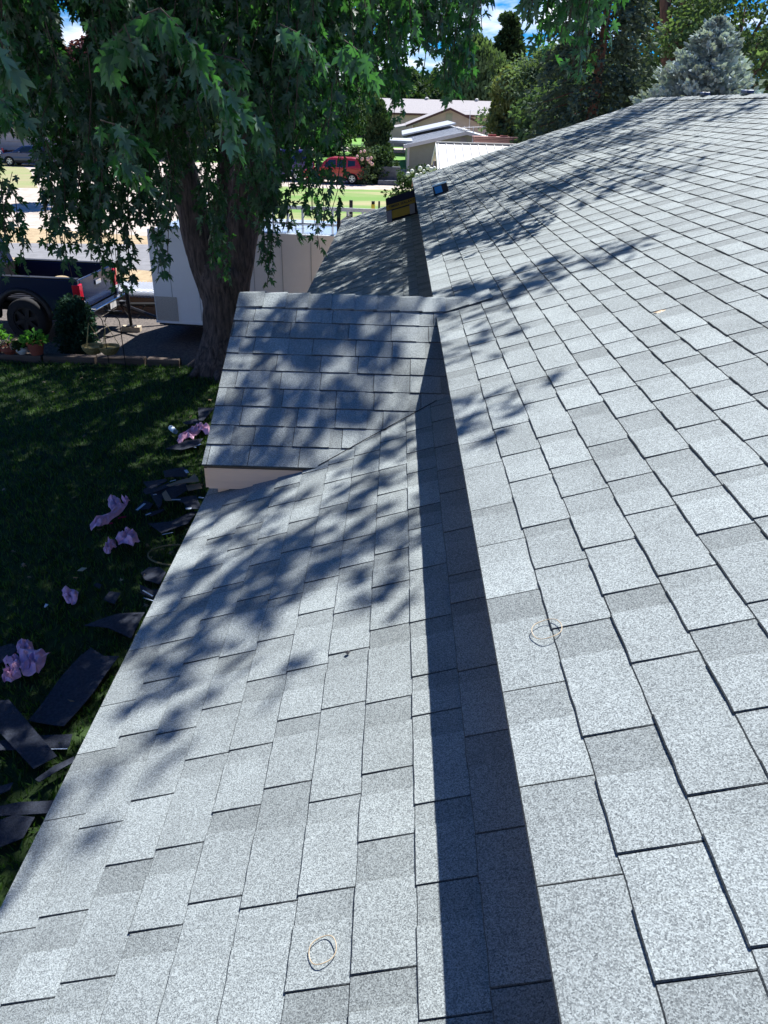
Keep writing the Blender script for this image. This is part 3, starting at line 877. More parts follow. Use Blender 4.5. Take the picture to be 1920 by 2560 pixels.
# conifers with real boughs
def conifer(name, label, base, H, rad, m, trunk_m, levels, per, spl, drop=0.0, up=0.25, seed=0, size=.18, zmin=0.05, width=None, nspr=None, thin=0.0, expn=0.85):
    rs = np.random.default_rng(seed)
    b = np.array(base)
    e_ = empty(name, base, label=label, cat='tree')
    tr = MB(); tr.tube([tuple(b + np.array([0, 0, -.1])), tuple(b + np.array([0, 0, H * .5])), tuple(b + np.array([0, 0, H * .97]))], [rad * .09 + .05, rad * .06, .02], 8)
    ls = Leafset()
    PP = []; DD = []; TT = []
    for l in range(levels):
        u = (l + rs.uniform(0, 1)) / levels
        z = H * (zmin + (1 - zmin) * u)
        R_ = rad * ((1 - u) ** expn) + 0.06
        for k in range(per):
            if rs.uniform() < thin: continue
            an = rs.uniform(0, 2 * math.pi)
            Lb = R_ * rs.uniform(.75, 1.15)
            ns = max(4, int(Lb * spl))
            tone = rs.uniform(.75, 1.25)
            o = np.array([math.cos(an), math.sin(an), 0]); s = np.array([-o[1], o[0], 0])
            for q in range(ns):
                t = (q + rs.uniform(0, 1)) / ns
                if t < .25: continue
                c = b + np.array([0, 0, z + up * Lb * t - drop * Lb * t * t]) + o * Lb * t
                wv = .28 * Lb * (1.15 - t)
                for j in range(5):
                    off = rs.uniform(-1, 1)
                    PP.append(c + s * off * wv + np.array([0, 0, rs.uniform(-.06, .04) - abs(off) * drop * .15]))
                    DD.append(o * .8 + s * off * .9 + np.array([0, 0, rs.uniform(-.2, .9) * (1 if drop < .3 else .3) - drop * .9]) + rs.normal(size=3) * .2)
                    TT.append(tone * rs.uniform(.8, 1.2))
            if k == 0 and Lb > .5:
                tr.tube([tuple(b + np.array([0, 0, z])), tuple(b + np.array([0, 0, z + up * Lb * .9 - drop * Lb * .8]) + o * Lb * .9)], [.04, .01], 4, cap=False)
    n_ = len(PP)
    ls.add(leaves('diamond', np.array(PP), np.array(DD), rs.uniform(.7, 1.2, n_) * size, np.array(TT)))
    tr.build('trunk', trunk_m, e_, smooth=True)
    ls.build('crown', m, e_)
    return n_
G_blue = leaf_mat('blue_spruce_needle', (0.36, 0.44, 0.45), (0.33, 0.41, 0.42), trans=.05, rough=.8, spec=.1)
G_norw = leaf_mat('dark_spruce_needle', (0.095, 0.135, 0.095), (0.085, 0.125, 0.09), trans=.05, rough=.8, spec=.1)
p = aty(1795, 52, 25)
conifer('blue_spruce', 'dense silvery blue spruce standing just behind the roof ridge', (p.x, p.y, GZ), p.z - GZ, 3.3, G_blue, m_btrunk, 40, 18, 8, up=.28, seed=3, size=.17, zmin=.25)
p = aty(1568, -330, 33)
conifer('drooping_spruce', 'tall ragged dark spruce with drooping boughs and dead twigs, left of the blue spruce', (p.x, p.y, GZ), p.z - GZ, 3.1, G_norw, m_redbark, 52, 12, 7, up=.15, drop=.5, seed=4, size=.20, zmin=.18, thin=.15, expn=.6)

# shrubs near the neighbour houses
def shrub(name, label, px, ptop, D, rx, m, **k):
    return treeat(name, label, px, ptop, D, rx, m, cat=k.pop('cat', 'shrub'), **k)
shrub('juniper_tree', 'tall dark upright juniper behind the red car', 944, 262, 60, 1.05, G_juni, shape='column', nclump=90, nleaf=80, size=.25, z0=.05, seed=60, cat='tree')
shrub('juniper_bush', 'broad dark juniper bush between the red car and the khaki house', 948, 368, 57, 1.25, G_juni, shape='bush', nclump=80, nleaf=80, size=.2, z0=.02, seed=61)
shrub('yew_bush', 'small dark bush left of the juniper behind the red car', 893, 372, 63, .9, G_dark, shape='bush', nclump=40, nleaf=60, size=.2, z0=.02, seed=62)
rb = shrub('rose_bush', 'rose bush with pale pink and cream blooms beside the rear of the red car', 915, 375, 55.5, .7, G_grey, shape='bush', nclump=36, nleaf=50, size=.16, z0=.02, seed=63)
hy = shrub('hydrangea_bush', 'bush with round white flower heads under the khaki house wall', 1050, 420, 40, 1.5, G_dark, shape='bush', nclump=60, nleaf=70, size=.16, z0=.02, seed=64)
m_petal = mat('petal_white', (0.75, 0.75, 0.68), 0.8, var=.1, scale=20)
m_pink = mat('petal_pink', (0.75, 0.45, 0.42), 0.8, var=.2, scale=20)
def blooms(parent, pts, r, m):
    for p in pts:
        b = MB()
        rr_ = r * random.uniform(.7, 1.2)
        b.lathe(p, [(0.01, -rr_), (rr_ * .8, -rr_ * .6), (rr_, 0), (rr_ * .75, rr_ * .65), (0.01, rr_)], 7)
        b.build('bloom', m, parent)
blooms(hy, [aty(a, b, 38.9) for a, b in [(1050, 421), (1060, 428), (1068, 434), (1078, 424), (1082, 430), (1030, 428), (1042, 440), (1052, 436), (1070, 418), (1020, 436), (1086, 421)]], .11, m_petal)
blooms(rb, [aty(a, b, 55) for a, b in [(902, 380), (911, 378), (893, 391), (920, 398), (925, 405), (930, 410), (905, 398), (928, 395)]], .12, m_pink)

# ------------------------------------------------------------------ neighbour buildings
m_tan = mat('tan_siding', (0.50, 0.41, 0.35), 0.8, var=.06, scale=2)
m_khaki = mat('khaki_siding', (0.36, 0.37, 0.29), 0.8, var=.05, scale=2)
m_greyroof = mat('grey_roof', (0.33, 0.31, 0.31), 0.85, var=.12, scale=6)
m_brown = mat('brown_trim', (0.10, 0.05, 0.045), 0.7, var=.1)
m_roofw = mat('pale_metal_roof', (0.42, 0.44, 0.46), 0.45, var=.04, scale=4, spec=.5)
m_tin = mat('white_metal_roof', (0.62, 0.60, 0.54), 0.4, var=.04, scale=3, spec=.5)
m_glass = mat('window_glass', (0.02, 0.03, 0.04), 0.08, var=.1, spec=.8)
m_brick = mat('pink_brick', (0.42, 0.24, 0.21), 0.85, var=.18, scale=9, stretch=(1, 1, 4))
def gabled(name, label, A, B, depth, zb, ze_, zpk, wall_m, roof_m, over=.5, axis='x', trim=None, wall_top=None, cat='house', group=None):
    """A,B: x range of the front wall at y=A[1]; axis 'x': ridge parallel to the front; 'y': gable to the front"""
    x0, x1, y0 = A, B, depth[0]; y1 = depth[1]
    e_ = empty(name, ((x0 + x1) / 2, (y0 + y1) / 2, zb), label=label, cat=cat, group=group)
    wm = MB()
    if axis == 'x':
        ym = (y0 + y1) / 2
        wm.prism([(y0, zb), (y1, zb), (y1, ze_ - .02), (ym, zpk - .06), (y0, ze_ - .02)], lambda p: (x0, p[0], p[1]), lambda p: (x1, p[0], p[1]))
    else:
        xm = (x0 + x1) / 2
        wm.prism([(x0, zb), (x1, zb), (x1, ze_ - .02), (xm, zpk - .06), (x0, ze_ - .02)], lambda p: (p[0], y0, p[1]), lambda p: (p[0], y1, p[1]))
    wm.build('wall', wall_m, e_)
    rf = MB()
    t = .10
    if axis == 'x':
        sl = (zpk - ze_) / (ym - y0)
        for s in (-1, 1):
            ye_ = ym + s * ((y1 - y0) / 2 + over); zz = ze_ - sl * over
            rf.prism([(ym, zpk), (ye_, zz), (ye_, zz + t), (ym, zpk + t)], lambda p: (x0 - over, p[0], p[1]), lambda p: (x1 + over, p[0], p[1]))
    else:
        sl = (zpk - ze_) / (xm - x0)
        for s in (-1, 1):
            xe_ = xm + s * ((x1 - x0) / 2 + over); zz = ze_ - sl * over
            rf.prism([(xm, zpk), (xe_, zz), (xe_, zz + t), (xm, zpk + t)], lambda p: (p[0], y0 - over, p[1]), lambda p: (p[0], y1 + over, p[1]))
    rf.build('roof', roof_m, e_)
    if trim:
        tm = MB()
        if axis == 'x': tm.box(((x0 + x1) / 2, y0 - over - .03, ze_ - sl * over - .03), (x1 - x0 + 2 * over, .05, .26))
        else:
            for s in (-1, 1):
                xe_ = xm + s * ((x1 - x0) / 2 + over); zz = ze_ - sl * over
                tm.prism([(xm, zpk - .12), (xe_, zz - .12), (xe_, zz + t + .01), (xm, zpk + t + .01)], lambda p: (p[0], y0 - over - .04, p[1]), lambda p: (p[0], y0 - over + .0, p[1]))
        tm.build('fascia', trim, e_)
    return e_
def window(parent, p, wdt, hgt, fm=m_white, gm=m_glass, mull=1):
    f_ = MB(); t = .07
    for (dx, dz, a, b) in ((0, hgt / 2, wdt + t, t), (0, -hgt / 2, wdt + t, t), (-wdt / 2, 0, t, hgt - t), (wdt / 2, 0, t, hgt - t)):
        f_.box((p[0] + dx, p[1] - .04, p[2] + dz), (a, .06, b))
    for k in range(mull): f_.box((p[0] - wdt / 2 + wdt * (k + 1) / (mull + 1), p[1] - .035, p[2]), (.045, .05, hgt - t))
    fo = f_.build('window', fm, parent)
    g = MB(); g.box((p[0], p[1] - .02, p[2]), (wdt - t, .02, hgt - t)); go = g.build('pane', gm, fo, world=False)
    go.matrix_parent_inverse = Matrix.Identity(4)
# long building at the back
def zx(px, py, D): p = aty(px, py, D); return p.x, p.z
xa, za = zx(955, 247, 121); xb, _ = zx(1300, 250, 121); _, zea = zx(1100, 284, 115)
lg = gabled('long_building', 'long low tan building with a wide grey roof at the back', xa, xb, (115, 127), GZ, zea, za, m_tan, m_greyroof, over=.5, axis='x', trim=m_brown, cat='building')
for px_ in (1067, 1192):
    xx = zx(px_, 247, 121)[0]
    sk = MB(); sk.lathe((xx, 121, za + .1), [(.25, 0), (.25, .22), (.01, .3)], 8); sk.build('roof_vent', m_tin, lg)
xl_, zl_ = zx(1016, 303, 92); xr_, _ = zx(1236, 303, 92); xp_, zp_ = zx(1138, 272, 92)
bb = gabled('tan_house', 'tan gabled house with brown trim in front of the long building', 2 * xp_ - xr_, xr_ - 1.2, (92, 104), GZ, zl_ - .1, zp_, m_tan, m_greyroof, over=.9, axis='y', trim=m_brown)
vt = MB(); vt.box((xp_ - .6, 91.96, zp_ - .9), (.7, .06, .9)); vt.build('gable_vent', m_khaki, bb)
px0 = 2 * xp_ - xr_ - 3.2
pr = MB(); pr.prism([(px0, zl_ - .95), (px0 + 3.6, zl_ - .25), (px0 + 3.6, zl_ - .12), (px0, zl_ - .82)], lambda p: (p[0], 91.2, p[1]), lambda p: (p[0], 103, p[1])); pr.build('porch_roof', m_greyroof, bb)
for yy in (92, 102):
    pr = MB(); pr.box((px0 + .3, yy, (GZ + zl_ - .9) / 2), (.16, .16, zl_ - .9 - GZ)); pr.build('porch_post', m_white, bb)
cp = MB(); cp.prism([(xr_ - 1.2, zl_ - .35), (xr_ + 1.6, zl_ - .8), (xr_ + 1.6, zl_ - .93), (xr_ - 1.2, zl_ - .48)], lambda p: (p[0], 92.0, p[1]), lambda p: (p[0], 100, p[1])); cp.build('carport_roof', m_brown, bb)
cpn = MB(); cpn.box((xr_ + 1.4, 92.2, (GZ + zl_ - .9) / 2), (.14, .14, zl_ - .9 - GZ)); cpn.build('carport_post', m_white, bb)
# khaki house
kh = gabled('khaki_house', 'khaki house with a pale metal roof behind the white roofed shed', .75, 9.0, (60, 84), GZ + .1, -2.42, -1.5, m_khaki, m_roofw, over=.35, axis='y', trim=m_white)
kr = MB()
kp = lambda x: -1.5 - abs(x - 4.875) * (0.92 / 4.125) + .10
for yy in [59.8 + .8 * i for i in range(31)]:
    kr.prism([(.45, kp(.45)), (4.85, kp(4.85)), (4.85, kp(4.85) + .02), (.45, kp(.45) + .02)], lambda p: (p[0], yy, p[1]), lambda p: (p[0], yy + .04, p[1]))
kr.build('roof_rib', m_roofw, kh)
window(kh, (3.2, 60, -3.55), 1.15, 1.3)
window(kh, (6.2, 60, -3.55), 1.15, 1.3)
gv = MB(); gv.box((4.65, 59.96, -2.1), (.42, .05, .62)); gv.build('gable_vent', m_greyroof, kh)
cb_ = MB(); cb_.box((.76, 59.96, (GZ - 2.5) / 2), (.14, .1, -2.5 - GZ)); cb_.build('corner_board', m_white, kh)
pc = MB(); pc.box((.1, 64, -2.25), (1.9, 5.2, .16)); pc.build('porch_roof', m_roofw, kh)
for a in (61.6, 66.4):
    pc = MB(); pc.box((-.7, a, (GZ - 2.3) / 2), (.11, .11, -2.3 - GZ)); pc.build('porch_post', m_brown, kh)
rj = MB()
for i in range(16):
    rj.box((4.9 + random.uniform(-.1, .1), 60.5 + i * .62, -1.36 + random.uniform(-.02, .03)), (.35, .5, .07))
rj.build('ridge_cap', m_white, kh)
ur = MB(); ur.prism([(.30, kp(.30) + .22), (4.87, kp(4.87) + .22), (4.87, kp(4.87) + .34), (.30, kp(.30) + .34)], lambda p: (p[0], 72.0, p[1]), lambda p: (p[0], 84.5, p[1])); ur.build('upper_roof', m_roofw, kh)
sw = empty('stone_wall', (.3, 55.5, GZ), label='low shaded grey stone wall with a step between the juniper bush and the hydrangea', cat='wall')
m_stone = mat('grey_stone', (.12, .13, .15), .9, var=.3, scale=3, bump=.4, bscale=12)
q = MB(); q.box((-.55, 56.2, GZ + .55), (1.5, .5, 1.1)); q.build('wall', m_stone, sw, bevel=.03)
q = MB(); q.box((-.55, 55.6, GZ + .15), (1.5, .8, .3)); q.build('step', m_stone, sw, bevel=.03)
# shed with white standing seam roof
sh0 = aty(1092, 360, 48); shR = aty(1330, 368, 48)
se = empty('white_roof_shed', (4.5, 46, GZ), label='shed with a bright cream standing seam metal roof at the edge of the shingles', cat='shed')
rs_ = MB()
zt, zb_ = sh0.z, -2.95
for s, (ya, yb2) in enumerate(((43.6, 48), (52.4, 48))):
    rs_.prism([(ya, zb_), (yb2, zt), (yb2, zt + .06), (ya, zb_ + .06)], lambda p: (sh0.x, p[0], p[1]), lambda p: (9.6, p[0], p[1]))
sro = rs_.build('roof', m_tin, se)
sm = MB()
for i in range(16):
    xx = sh0.x + .05 + i * .46
    sm.prism([(43.6, zb_ + .06), (48, zt + .06), (48, zt + .11), (43.6, zb_ + .11)], lambda p: (xx, p[0], p[1]), lambda p: (xx + .035, p[0], p[1]))
sm.box((6, 48, zt + .1), (7.6, .28, .06))
s_ = sm.build('seam', m_tin, sro, world=False); s_.matrix_parent_inverse = Matrix.Identity(4)
fa = MB()
fa.prism([(43.55, zb_ - .24), (48, zt - .22), (52.4, zb_ - .24), (52.4, zb_ + .05), (48, zt + .07), (43.55, zb_ + .05)], lambda p: (sh0.x - .08, p[0], p[1]), lambda p: (sh0.x - .02, p[0], p[1]))
fa.build('fascia', m_white, se)
wm = MB(); wm.prism([(44.1, GZ), (51.9, GZ), (51.9, zb_ + .05), (48, zt - .2), (44.1, zb_ + .05)], lambda p: (sh0.x + .3, p[0], p[1]), lambda p: (9.4, p[0], p[1])); wm.build('wall', m_tan, se)
# brick chimney stack
ch = empty('brick_chimney', (6.2, 53.2, GZ), label='broad pink brick chimney stack with red pots beyond the white roofed shed', cat='chimney')
cmn = MB(); cmn.box((6.15, 53.2, (GZ - 1.75) / 2), (2.7, .9, -1.75 - GZ)); 
for k in range(3): cmn.box((6.15, 53.2, -1.70 + k * .09), (2.75 + .06 * k, .95 + .06 * k, .055))
cmn.build('stack', m_brick, ch)
for c_, z_ in ((5.95, .12), (6.7, .07)):
    pt_ = MB(); pt_.box((c_, 53.2, -1.49 + z_ / 2), (.48, .3, z_)); pt_.build('pot', mat('red_clay', (.35, .10, .09), .8, var=.1), ch)
# antennas and roof pipes
m_alu = mat('aluminium', (.75, .76, .78), .4, metal=.15, var=.04)
for lb, a, D, h in (('thin white antenna mast in front of the khaki gable', (1184, 330), 57.5, 3.0), ('small aerial over the tan house roof', (1176, 290), 91.0, 2.4)):
    tp = aty(a[0], a[1] - 14, D)
    an = empty('tv_antenna', (tp.x, tp.y, tp.z - h), label=lb, cat='antenna', group='roof aerials')
    q = MB(); q.tube([tp - Vector((0, 0, h)), tp], .03, 6); q.build('mast', m_alu, an)
    q = MB(); q.tube([tp + Vector((-.8, 0, -.1)), tp + Vector((.8, 0, .0))], .022, 5)
    for i in range(5): q.tube([tp + Vector((-.6 + i * .3, -.35 + .03 * i, -.08)), tp + Vector((-.6 + i * .3, .35 - .03 * i, -.02))], .014, 4)
    q.build('boom', m_alu, an)
# beige house far left and its fence
lh = gabled('beige_house', 'beige house with a railed porch far left behind the dark blue car', -33, -24, (66, 74), GZ, -1.7, -.4, m_tan, m_greyroof, over=.5, axis='x')
ll = MB()
for k in range(8): ll.box((-28.5, 65.97, -4.4 + k * .34), (9.05, .03, .30))
ll.build('lap_siding', mat('beige_siding', (.48, .44, .42), .7, var=.04), lh)
rl = MB()
for k in range(24): rl.box((-29.0 + k * .14, 65.85, -2.3), (.04, .04, .7))
rl.box((-27.4, 65.85, -1.93), (3.4, .07, .06)); rl.box((-27.4, 65.85, -2.68), (3.4, .07, .06)); rl.build('railing', m_brown, lh)
fn = MB()
for k in range(70): fn.box((-38 + k * .2, 65, -4.25 + .02 * (k % 3)), (.18, .03, .9))
tag(fn.build('wood_fence', m_brown), 'low brown picket fence behind the dark blue car', 'fence')
# white rail fence
wf = MB()
for k in range(12): wf.box((-9 + k * 1.2, 96, -4.2), (.12, .12, 1.0))
for z in (-4.0, -4.4): wf.box((-2.4, 95.9, z), (13.4, .05, .14))
tag(wf.build('rail_fence', m_white), 'white rail fence across the far lawn, left of the juniper', 'fence')

# ------------------------------------------------------------------ vehicles
m_rub = mat('tyre_rubber', (.018, .018, .020), .85, var=.2, scale=20)
m_rim = mat('alloy_rim', (.70, .71, .74), .3, metal=.6, var=.04)
m_black = mat('black_plastic', (.015, .015, .018), .5, var=.1)
m_chrome = mat('chrome', (.75, .76, .78), .12, metal=1.0, var=.02)
m_redl = mat('tail_light_red', (.55, .01, .03), .15, var=.1, spec=.7)
m_lamp = mat('lamp_lens', (.75, .75, .78), .12, var=.04, spec=.7)
def paint(name, c): return mat(name, c, .28, var=.04, scale=2, spec=.5, coat=.6)
def wheel(parent, x, y, r, wdt, side, spokes=5, rim=m_rim, world=False):
    t = MB(); c = (x, y, r)
    t.lathe(c, [(r * .62, -wdt / 2), (r * .93, -wdt / 2), (r, -wdt * .32), (r, wdt * .32), (r * .93, wdt / 2), (r * .62, wdt / 2), (r * .62, -wdt / 2)], 26, 'y')
    wo_ = t.build('wheel', m_rub, parent, world=world, smooth=True)
    q = MB()
    ys = side * wdt * .40
    q.lathe((x, y + ys, r), [(.01, 0), (r * .14, 0), (r * .15, -side * .02)], 14, 'y')
    q.lathe((x, y + ys, r), [(r * .56, side * .01), (r * .64, side * .01), (r * .62, -side * .08), (r * .55, -side * .06), (r * .56, side * .01)], 26, 'y')
    for k in range(spokes):
        an = 2 * math.pi * k / spokes + .3
        M = Matrix.Rotation(-an, 3, 'Y')
        q.box(Vector((x, y + ys - side * .01, r)) + M @ Vector((r * .34, 0, 0)), (r * .52, .03, r * .19), M)
    ro = q.build('rim', rim, wo_, world=False)
    h = MB(); h.lathe((x, y + ys * .45, r), [(.01, 0), (r * .6, 0)], 20, 'y'); h.build('hub', m_black, wo_, world=False)
    return wo_
def arch(cx, r, z0, n=9):
    return [(cx + r * math.cos(math.pi - math.pi * i / n), z0 + r * math.sin(math.pi * i / n)) for i in range(n + 1)]
def car(name, label, loc, rz, L, W, Hb, Hr, wx, wr, cab, pm_, wins, lamps=True, stripe=None, group=None, spokes=5, cat='car', bumper=m_black):
    """front toward -x. wx: (front wheel x, rear wheel x); Hb belt height; cab: roof outline [(x,z)..]; wins: side window polygons"""
    e_ = empty(name, loc, rz, label, cat, group)
    hw = W / 2
    def wz(z):
        if z < .5: return hw * (.94 + .06 * z / .5)
        if z <= Hb: return hw
        return hw * (1 - .20 * (z - Hb) / (Hr - Hb))
    low = [(0.10, .30), (0.02, .42), (0.0, .62), (0.06, Hb * .78), (0.35, Hb * .90), (cab[0][0], Hb), (cab[-1][0], Hb), (L - .05, Hb * .97), (L, Hb * .7), (L - .04, .45), (L - .12, .28)]
    a2 = arch(wx[1], wr * 1.14, .30)[::-1]; a1 = arch(wx[0], wr * 1.14, .30)[::-1]
    low += a2 + a1
    b = MB(); b.prism(low, lambda p: (p[0], -wz(p[1]), p[1]), lambda p: (p[0], wz(p[1]), p[1]))
    b.prism(cab, lambda p: (p[0], -wz(p[1]), p[1]), lambda p: (p[0], wz(p[1]), p[1]))
    bo = b.build('body', pm_, e_, world=False, bevel=.035)
    inn = MB(); inn.box((L / 2, 0, .42), (L * .9, W * .72, .4)); inn.build('underbody', m_black, e_, world=False)
    for k, x in enumerate(wx):
        for s in (-1, 1): wheel(e_, x, s * (hw - .12), wr, .22, s, spokes)
    for wpoly in wins:
        for s in (-1, 1):
            g = MB(); g.prism(wpoly, lambda p: (p[0], s * (wz(p[1]) - .01), p[1]), lambda p: (p[0], s * (wz(p[1]) + .008), p[1]))
            g.build('window', m_glass, e_, world=False)
    # windscreen and rear window
    for (p0, p1, sx) in ((cab[0], cab[1], -1), (cab[-1], cab[-2], 1)):
        g = MB()
        a_ = Vector((p0[0], 0, p0[1])); c_ = Vector((p1[0], 0, p1[1])); d_ = c_ - a_
        a_ += d_ * .12; c_ -= d_ * .1
        nn = Vector((sx * abs(d_.z), 0, abs(d_.x))).normalized() * .012
        w0, w1 = wz(a_.z) * .86, wz(c_.z) * .86
        g.add([a_ + nn + Vector((0, -w0, 0)), a_ + nn + Vector((0, w0, 0)), c_ + nn + Vector((0, w1, 0)), c_ + nn + Vector((0, -w1, 0))], [(0, 1, 2, 3)])
        g.build('windscreen', m_glass, e_, world=False)
    for s in (-1, 1):
        g = MB(); g.box((L - .03, s * (hw - .12), Hb * .9), (.14, .16, .42)); g.build('tail_light', m_redl, e_, world=False, bevel=.02)
        g = MB(); g.box((.13, s * (hw - .20), Hb * .70), (.26, .30, .15)); g.build('headlight', m_lamp, e_, world=False, bevel=.02)
        g = MB(); g.box((cab[1][0] - .15, s * (hw + .07), Hb + .04), (.12, .16, .13)); g.build('mirror', pm_, e_, world=False, bevel=.02)
        g = MB(); g.box(((wx[0] + wx[1]) / 2, s * (hw - .02), .34), (wx[1] - wx[0] - wr * 2.4, .06, .14)); g.build('sill', m_black, e_, world=False)
    for bx in (L - .02, .06):
        g = MB(); g.box((bx, 0, .42), (.14, W * .82, .22)); g.build('bumper', bumper, e_, world=False, bevel=.03)
    if stripe:
        for s in (-1, 1):
            g = MB(); g.box((L / 2, s * (hw + .006), Hb * .62), (L * .9, .012, .10)); g.build('stripe', stripe, e_, world=False)
    return e_
p_red = paint('red_paint', (.50, .022, .030))
pr_ = atz(880, 461); pf_ = atz(794, 458)
hx = pr_ - pf_
rzc = math.atan2(hx.y, hx.x)
hat = [(1.00, .98), (1.62, 1.52), (2.0, 1.62), (3.3, 1.61), (3.72, 1.55), (3.98, .98)]
W1 = [[(1.38, 1.03), (1.78, 1.47), (2.25, 1.50), (2.25, 1.03)], [(2.32, 1.03), (2.32, 1.50), (2.95, 1.49), (2.95, 1.03)], [(3.05, 1.08), (3.05, 1.47), (3.55, 1.44), (3.55, 1.15)]]
redc = car('red_hatchback', 'red boxy hatchback parked side-on at the juniper bush', (0, 0, 0), rzc + .02, 4.1, 1.8, .98, 1.62, (.78, 3.34), .34, hat, p_red and p_red, W1)
redc.location = Matrix.Rotation(rzc + .02, 3, 'Z') @ Vector((-3.34, .78, 0)) + Vector((pr_.x, pr_.y, GZ))
p_pur = paint('purple_paint', (.035, .022, .20))
van = [(.75, 1.15), (1.45, 1.85), (1.8, 1.92), (4.6, 1.92), (4.85, 1.85), (4.95, 1.15)]
W2 = [[(1.3, 1.2), (1.65, 1.75), (2.2, 1.78), (2.2, 1.2)], [(2.35, 1.2), (2.35, 1.78), (3.3, 1.78), (3.3, 1.2)], [(3.45, 1.2), (3.45, 1.78), (4.6, 1.76), (4.6, 1.2)]]
pv = atz(782, 449)
vn = car('purple_van', 'purple van with a white side stripe parked ahead of the red hatchback', (0, 0, 0), rzc + .02, 5.0, 1.95, 1.15, 1.92, (.95, 4.05), .36, van, p_pur, W2, stripe=m_white, cat='van')
vn.location = (pv.x - 4.95, pv.y - .4, GZ)
p_blue = paint('dark_blue_paint', (.020, .045, .13))
sed = [(1.15, .95), (1.95, 1.38), (2.5, 1.44), (3.4, 1.40), (3.9, 1.22), (4.3, .98)]
W3 = [[(1.6, .99), (2.05, 1.33), (2.65, 1.37), (2.65, .99)], [(2.72, .99), (2.72, 1.37), (3.35, 1.34), (3.75, 1.15), (3.85, 1.0)]]
pb = atz(2, 412)
bc = car('blue_sedan', 'dark blue sedan parked in front of the beige house at far left', (0, 0, 0), .03, 4.7, 1.8, .95, 1.44, (.9, 3.7), .33, sed, p_blue, W3)
bc.location = (pb.x + .2, pb.y, GZ)
p_wh = paint('white_paint_car', (.65, .66, .68))
wc = car('white_sedan', 'white sedan at the left edge ahead of the dark blue one', (0, 0, 0), .03, 4.6, 1.8, .95, 1.44, (.9, 3.7), .33, sed, p_wh, W3)
wc.location = (pb.x - 5.0, pb.y + .8, GZ)

# pickup truck (rear end in view)
p_navy = mat('navy_paint', (.006, .012, .045), .2, var=.04, scale=2, spec=.35, coat=.15)
tw = atz(81, 851)
TRZ = R(-4)
tk = empty('pickup_truck', (tw.x, tw.y, GZ), TRZ, 'dark navy pickup truck with open bed and chrome bumper at the left edge', 'pickup truck')
# local frame: rear wheel contact (near side) at origin, +x toward the tail, +y away from camera
BW = 1.95
zs, zbd = .62, 1.36
def bedside(y0_, y1_):
    poly = [(-1.05, zs), (-1.05, zbd), (1.28, zbd), (1.30, zs + .08), (1.24, zs - .02)] + arch(0, .56, zs - .12)[::-1]
    return poly, (lambda p: (p[0], y0_, p[1])), (lambda p: (p[0], y1_, p[1]))
for (a_, b_) in ((-.10, .02), (BW - .22, BW - .10)):
    q = MB(); pol, f0, f1 = bedside(a_, b_); q.prism(pol, f0, f1); q.build('bed_side', p_navy, tk, world=False, bevel=.02)
q = MB(); q.box((.1, BW / 2 - .1, .86), (2.3, BW - .30, .05)); q.box((-1.02, BW / 2 - .1, 1.1), (.05, BW - .30, .5)); 
for k in range(12): q.box((.1, .1 + k * .15, .895), (2.25, .06, .02))
q.build('bed_floor', m_black, tk, world=False)
q = MB(); q.box((1.24, BW / 2 - .1, 1.03), (.06, BW - .28, .62)); tg = q.build('tailgate', p_navy, tk, world=False, bevel=.015)
q = MB(); q.box((1.285, BW / 2 - .1, 1.15), (.02, .26, .09)); q.build('handle', m_chrome, tg, world=False)
q = MB()
for a_ in (-.04, BW - .16): q.box((.11, a_, zbd + .012), (2.33, .15, .025))
q.build('bed_rail', m_black, tk, world=False, bevel=.008)
for a_ in (-.085, BW - .115):
  q = MB(); q.tube([(.60 * math.cos(t_a), a_, zs - .12 + .60 * math.sin(t_a)) for t_a in [math.pi * i / 14 for i in range(15)]], .065, 8)
  q.build('fender_flare', m_black, tk, world=False, smooth=True)
for s, a_ in ((-1, -.02), (1, BW - .18)):
    q = MB(); q.box((1.23, a_ - .02 * 0, 1.06), (.16, .17, .40)); q.build('tail_light', m_redl, tk, world=False, bevel=.015)
    q = MB(); q.box((1.235, a_ - .001, .87), (.155, .174, .06)); q.build('reverse_light', m_lamp, tk, world=False)
q = MB(); q.box((1.43, BW / 2 - .1, .62), (.20, BW - .1, .20)); q.box((1.47, BW / 2 - .1, .735), (.2, BW - .2, .03)); bp_ = q.build('rear_bumper', m_chrome, tk, world=False, bevel=.03)
q = MB(); q.box((1.555, BW / 2 - .1, .66), (.012, .32, .16)); q.build('number_plate', m_white, bp_, world=False)
q = MB(); q.box((1.42, BW / 2 - .1, .47), (.5, .07, .07)); q.box((1.66, BW / 2 - .1, .50), (.16, .05, .03)); q.build('hitch', m_black, tk, world=False)
for (wx_, s, a_) in ((0, -1, .06), (0, 1, BW - .26), (-3.7, -1, .06), (-3.7, 1, BW - .26)): wheel(tk, wx_, a_, .455, .30, s, 6, rim=m_black)
q = MB(); q.box((-1.6, BW / 2 - .1, .62), (5.6, .9, .16)); q.tube([(0, .1, .455), (0, BW - .3, .455)], .07, 8); q.build('chassis', m_black, tk, world=False)
cabp = [(-1.10, .5), (-1.10, 1.30), (-1.22, 1.92), (-2.6, 1.95), (-3.1, 1.38), (-4.5, 1.22), (-4.65, .9), (-4.6, .5)] + [(x, z) for x, z in arch(-3.7, .56, .5)]
q = MB(); q.prism(cabp, lambda p: (p[0], -.08 + (.12 if p[1] > 1.5 else 0), p[1]), lambda p: (p[0], BW - .12 - (.12 if p[1] > 1.5 else 0), p[1])); q.build('cab', p_navy, tk, world=False, bevel=.04)
q = MB(); q.add([(-1.118, .18, 1.36), (-1.118, BW - .38, 1.36), (-1.215, BW - .42, 1.84), (-1.215, .22, 1.84)], [(0, 1, 2, 3)]); q.build('rear_window', m_glass, tk, world=False)
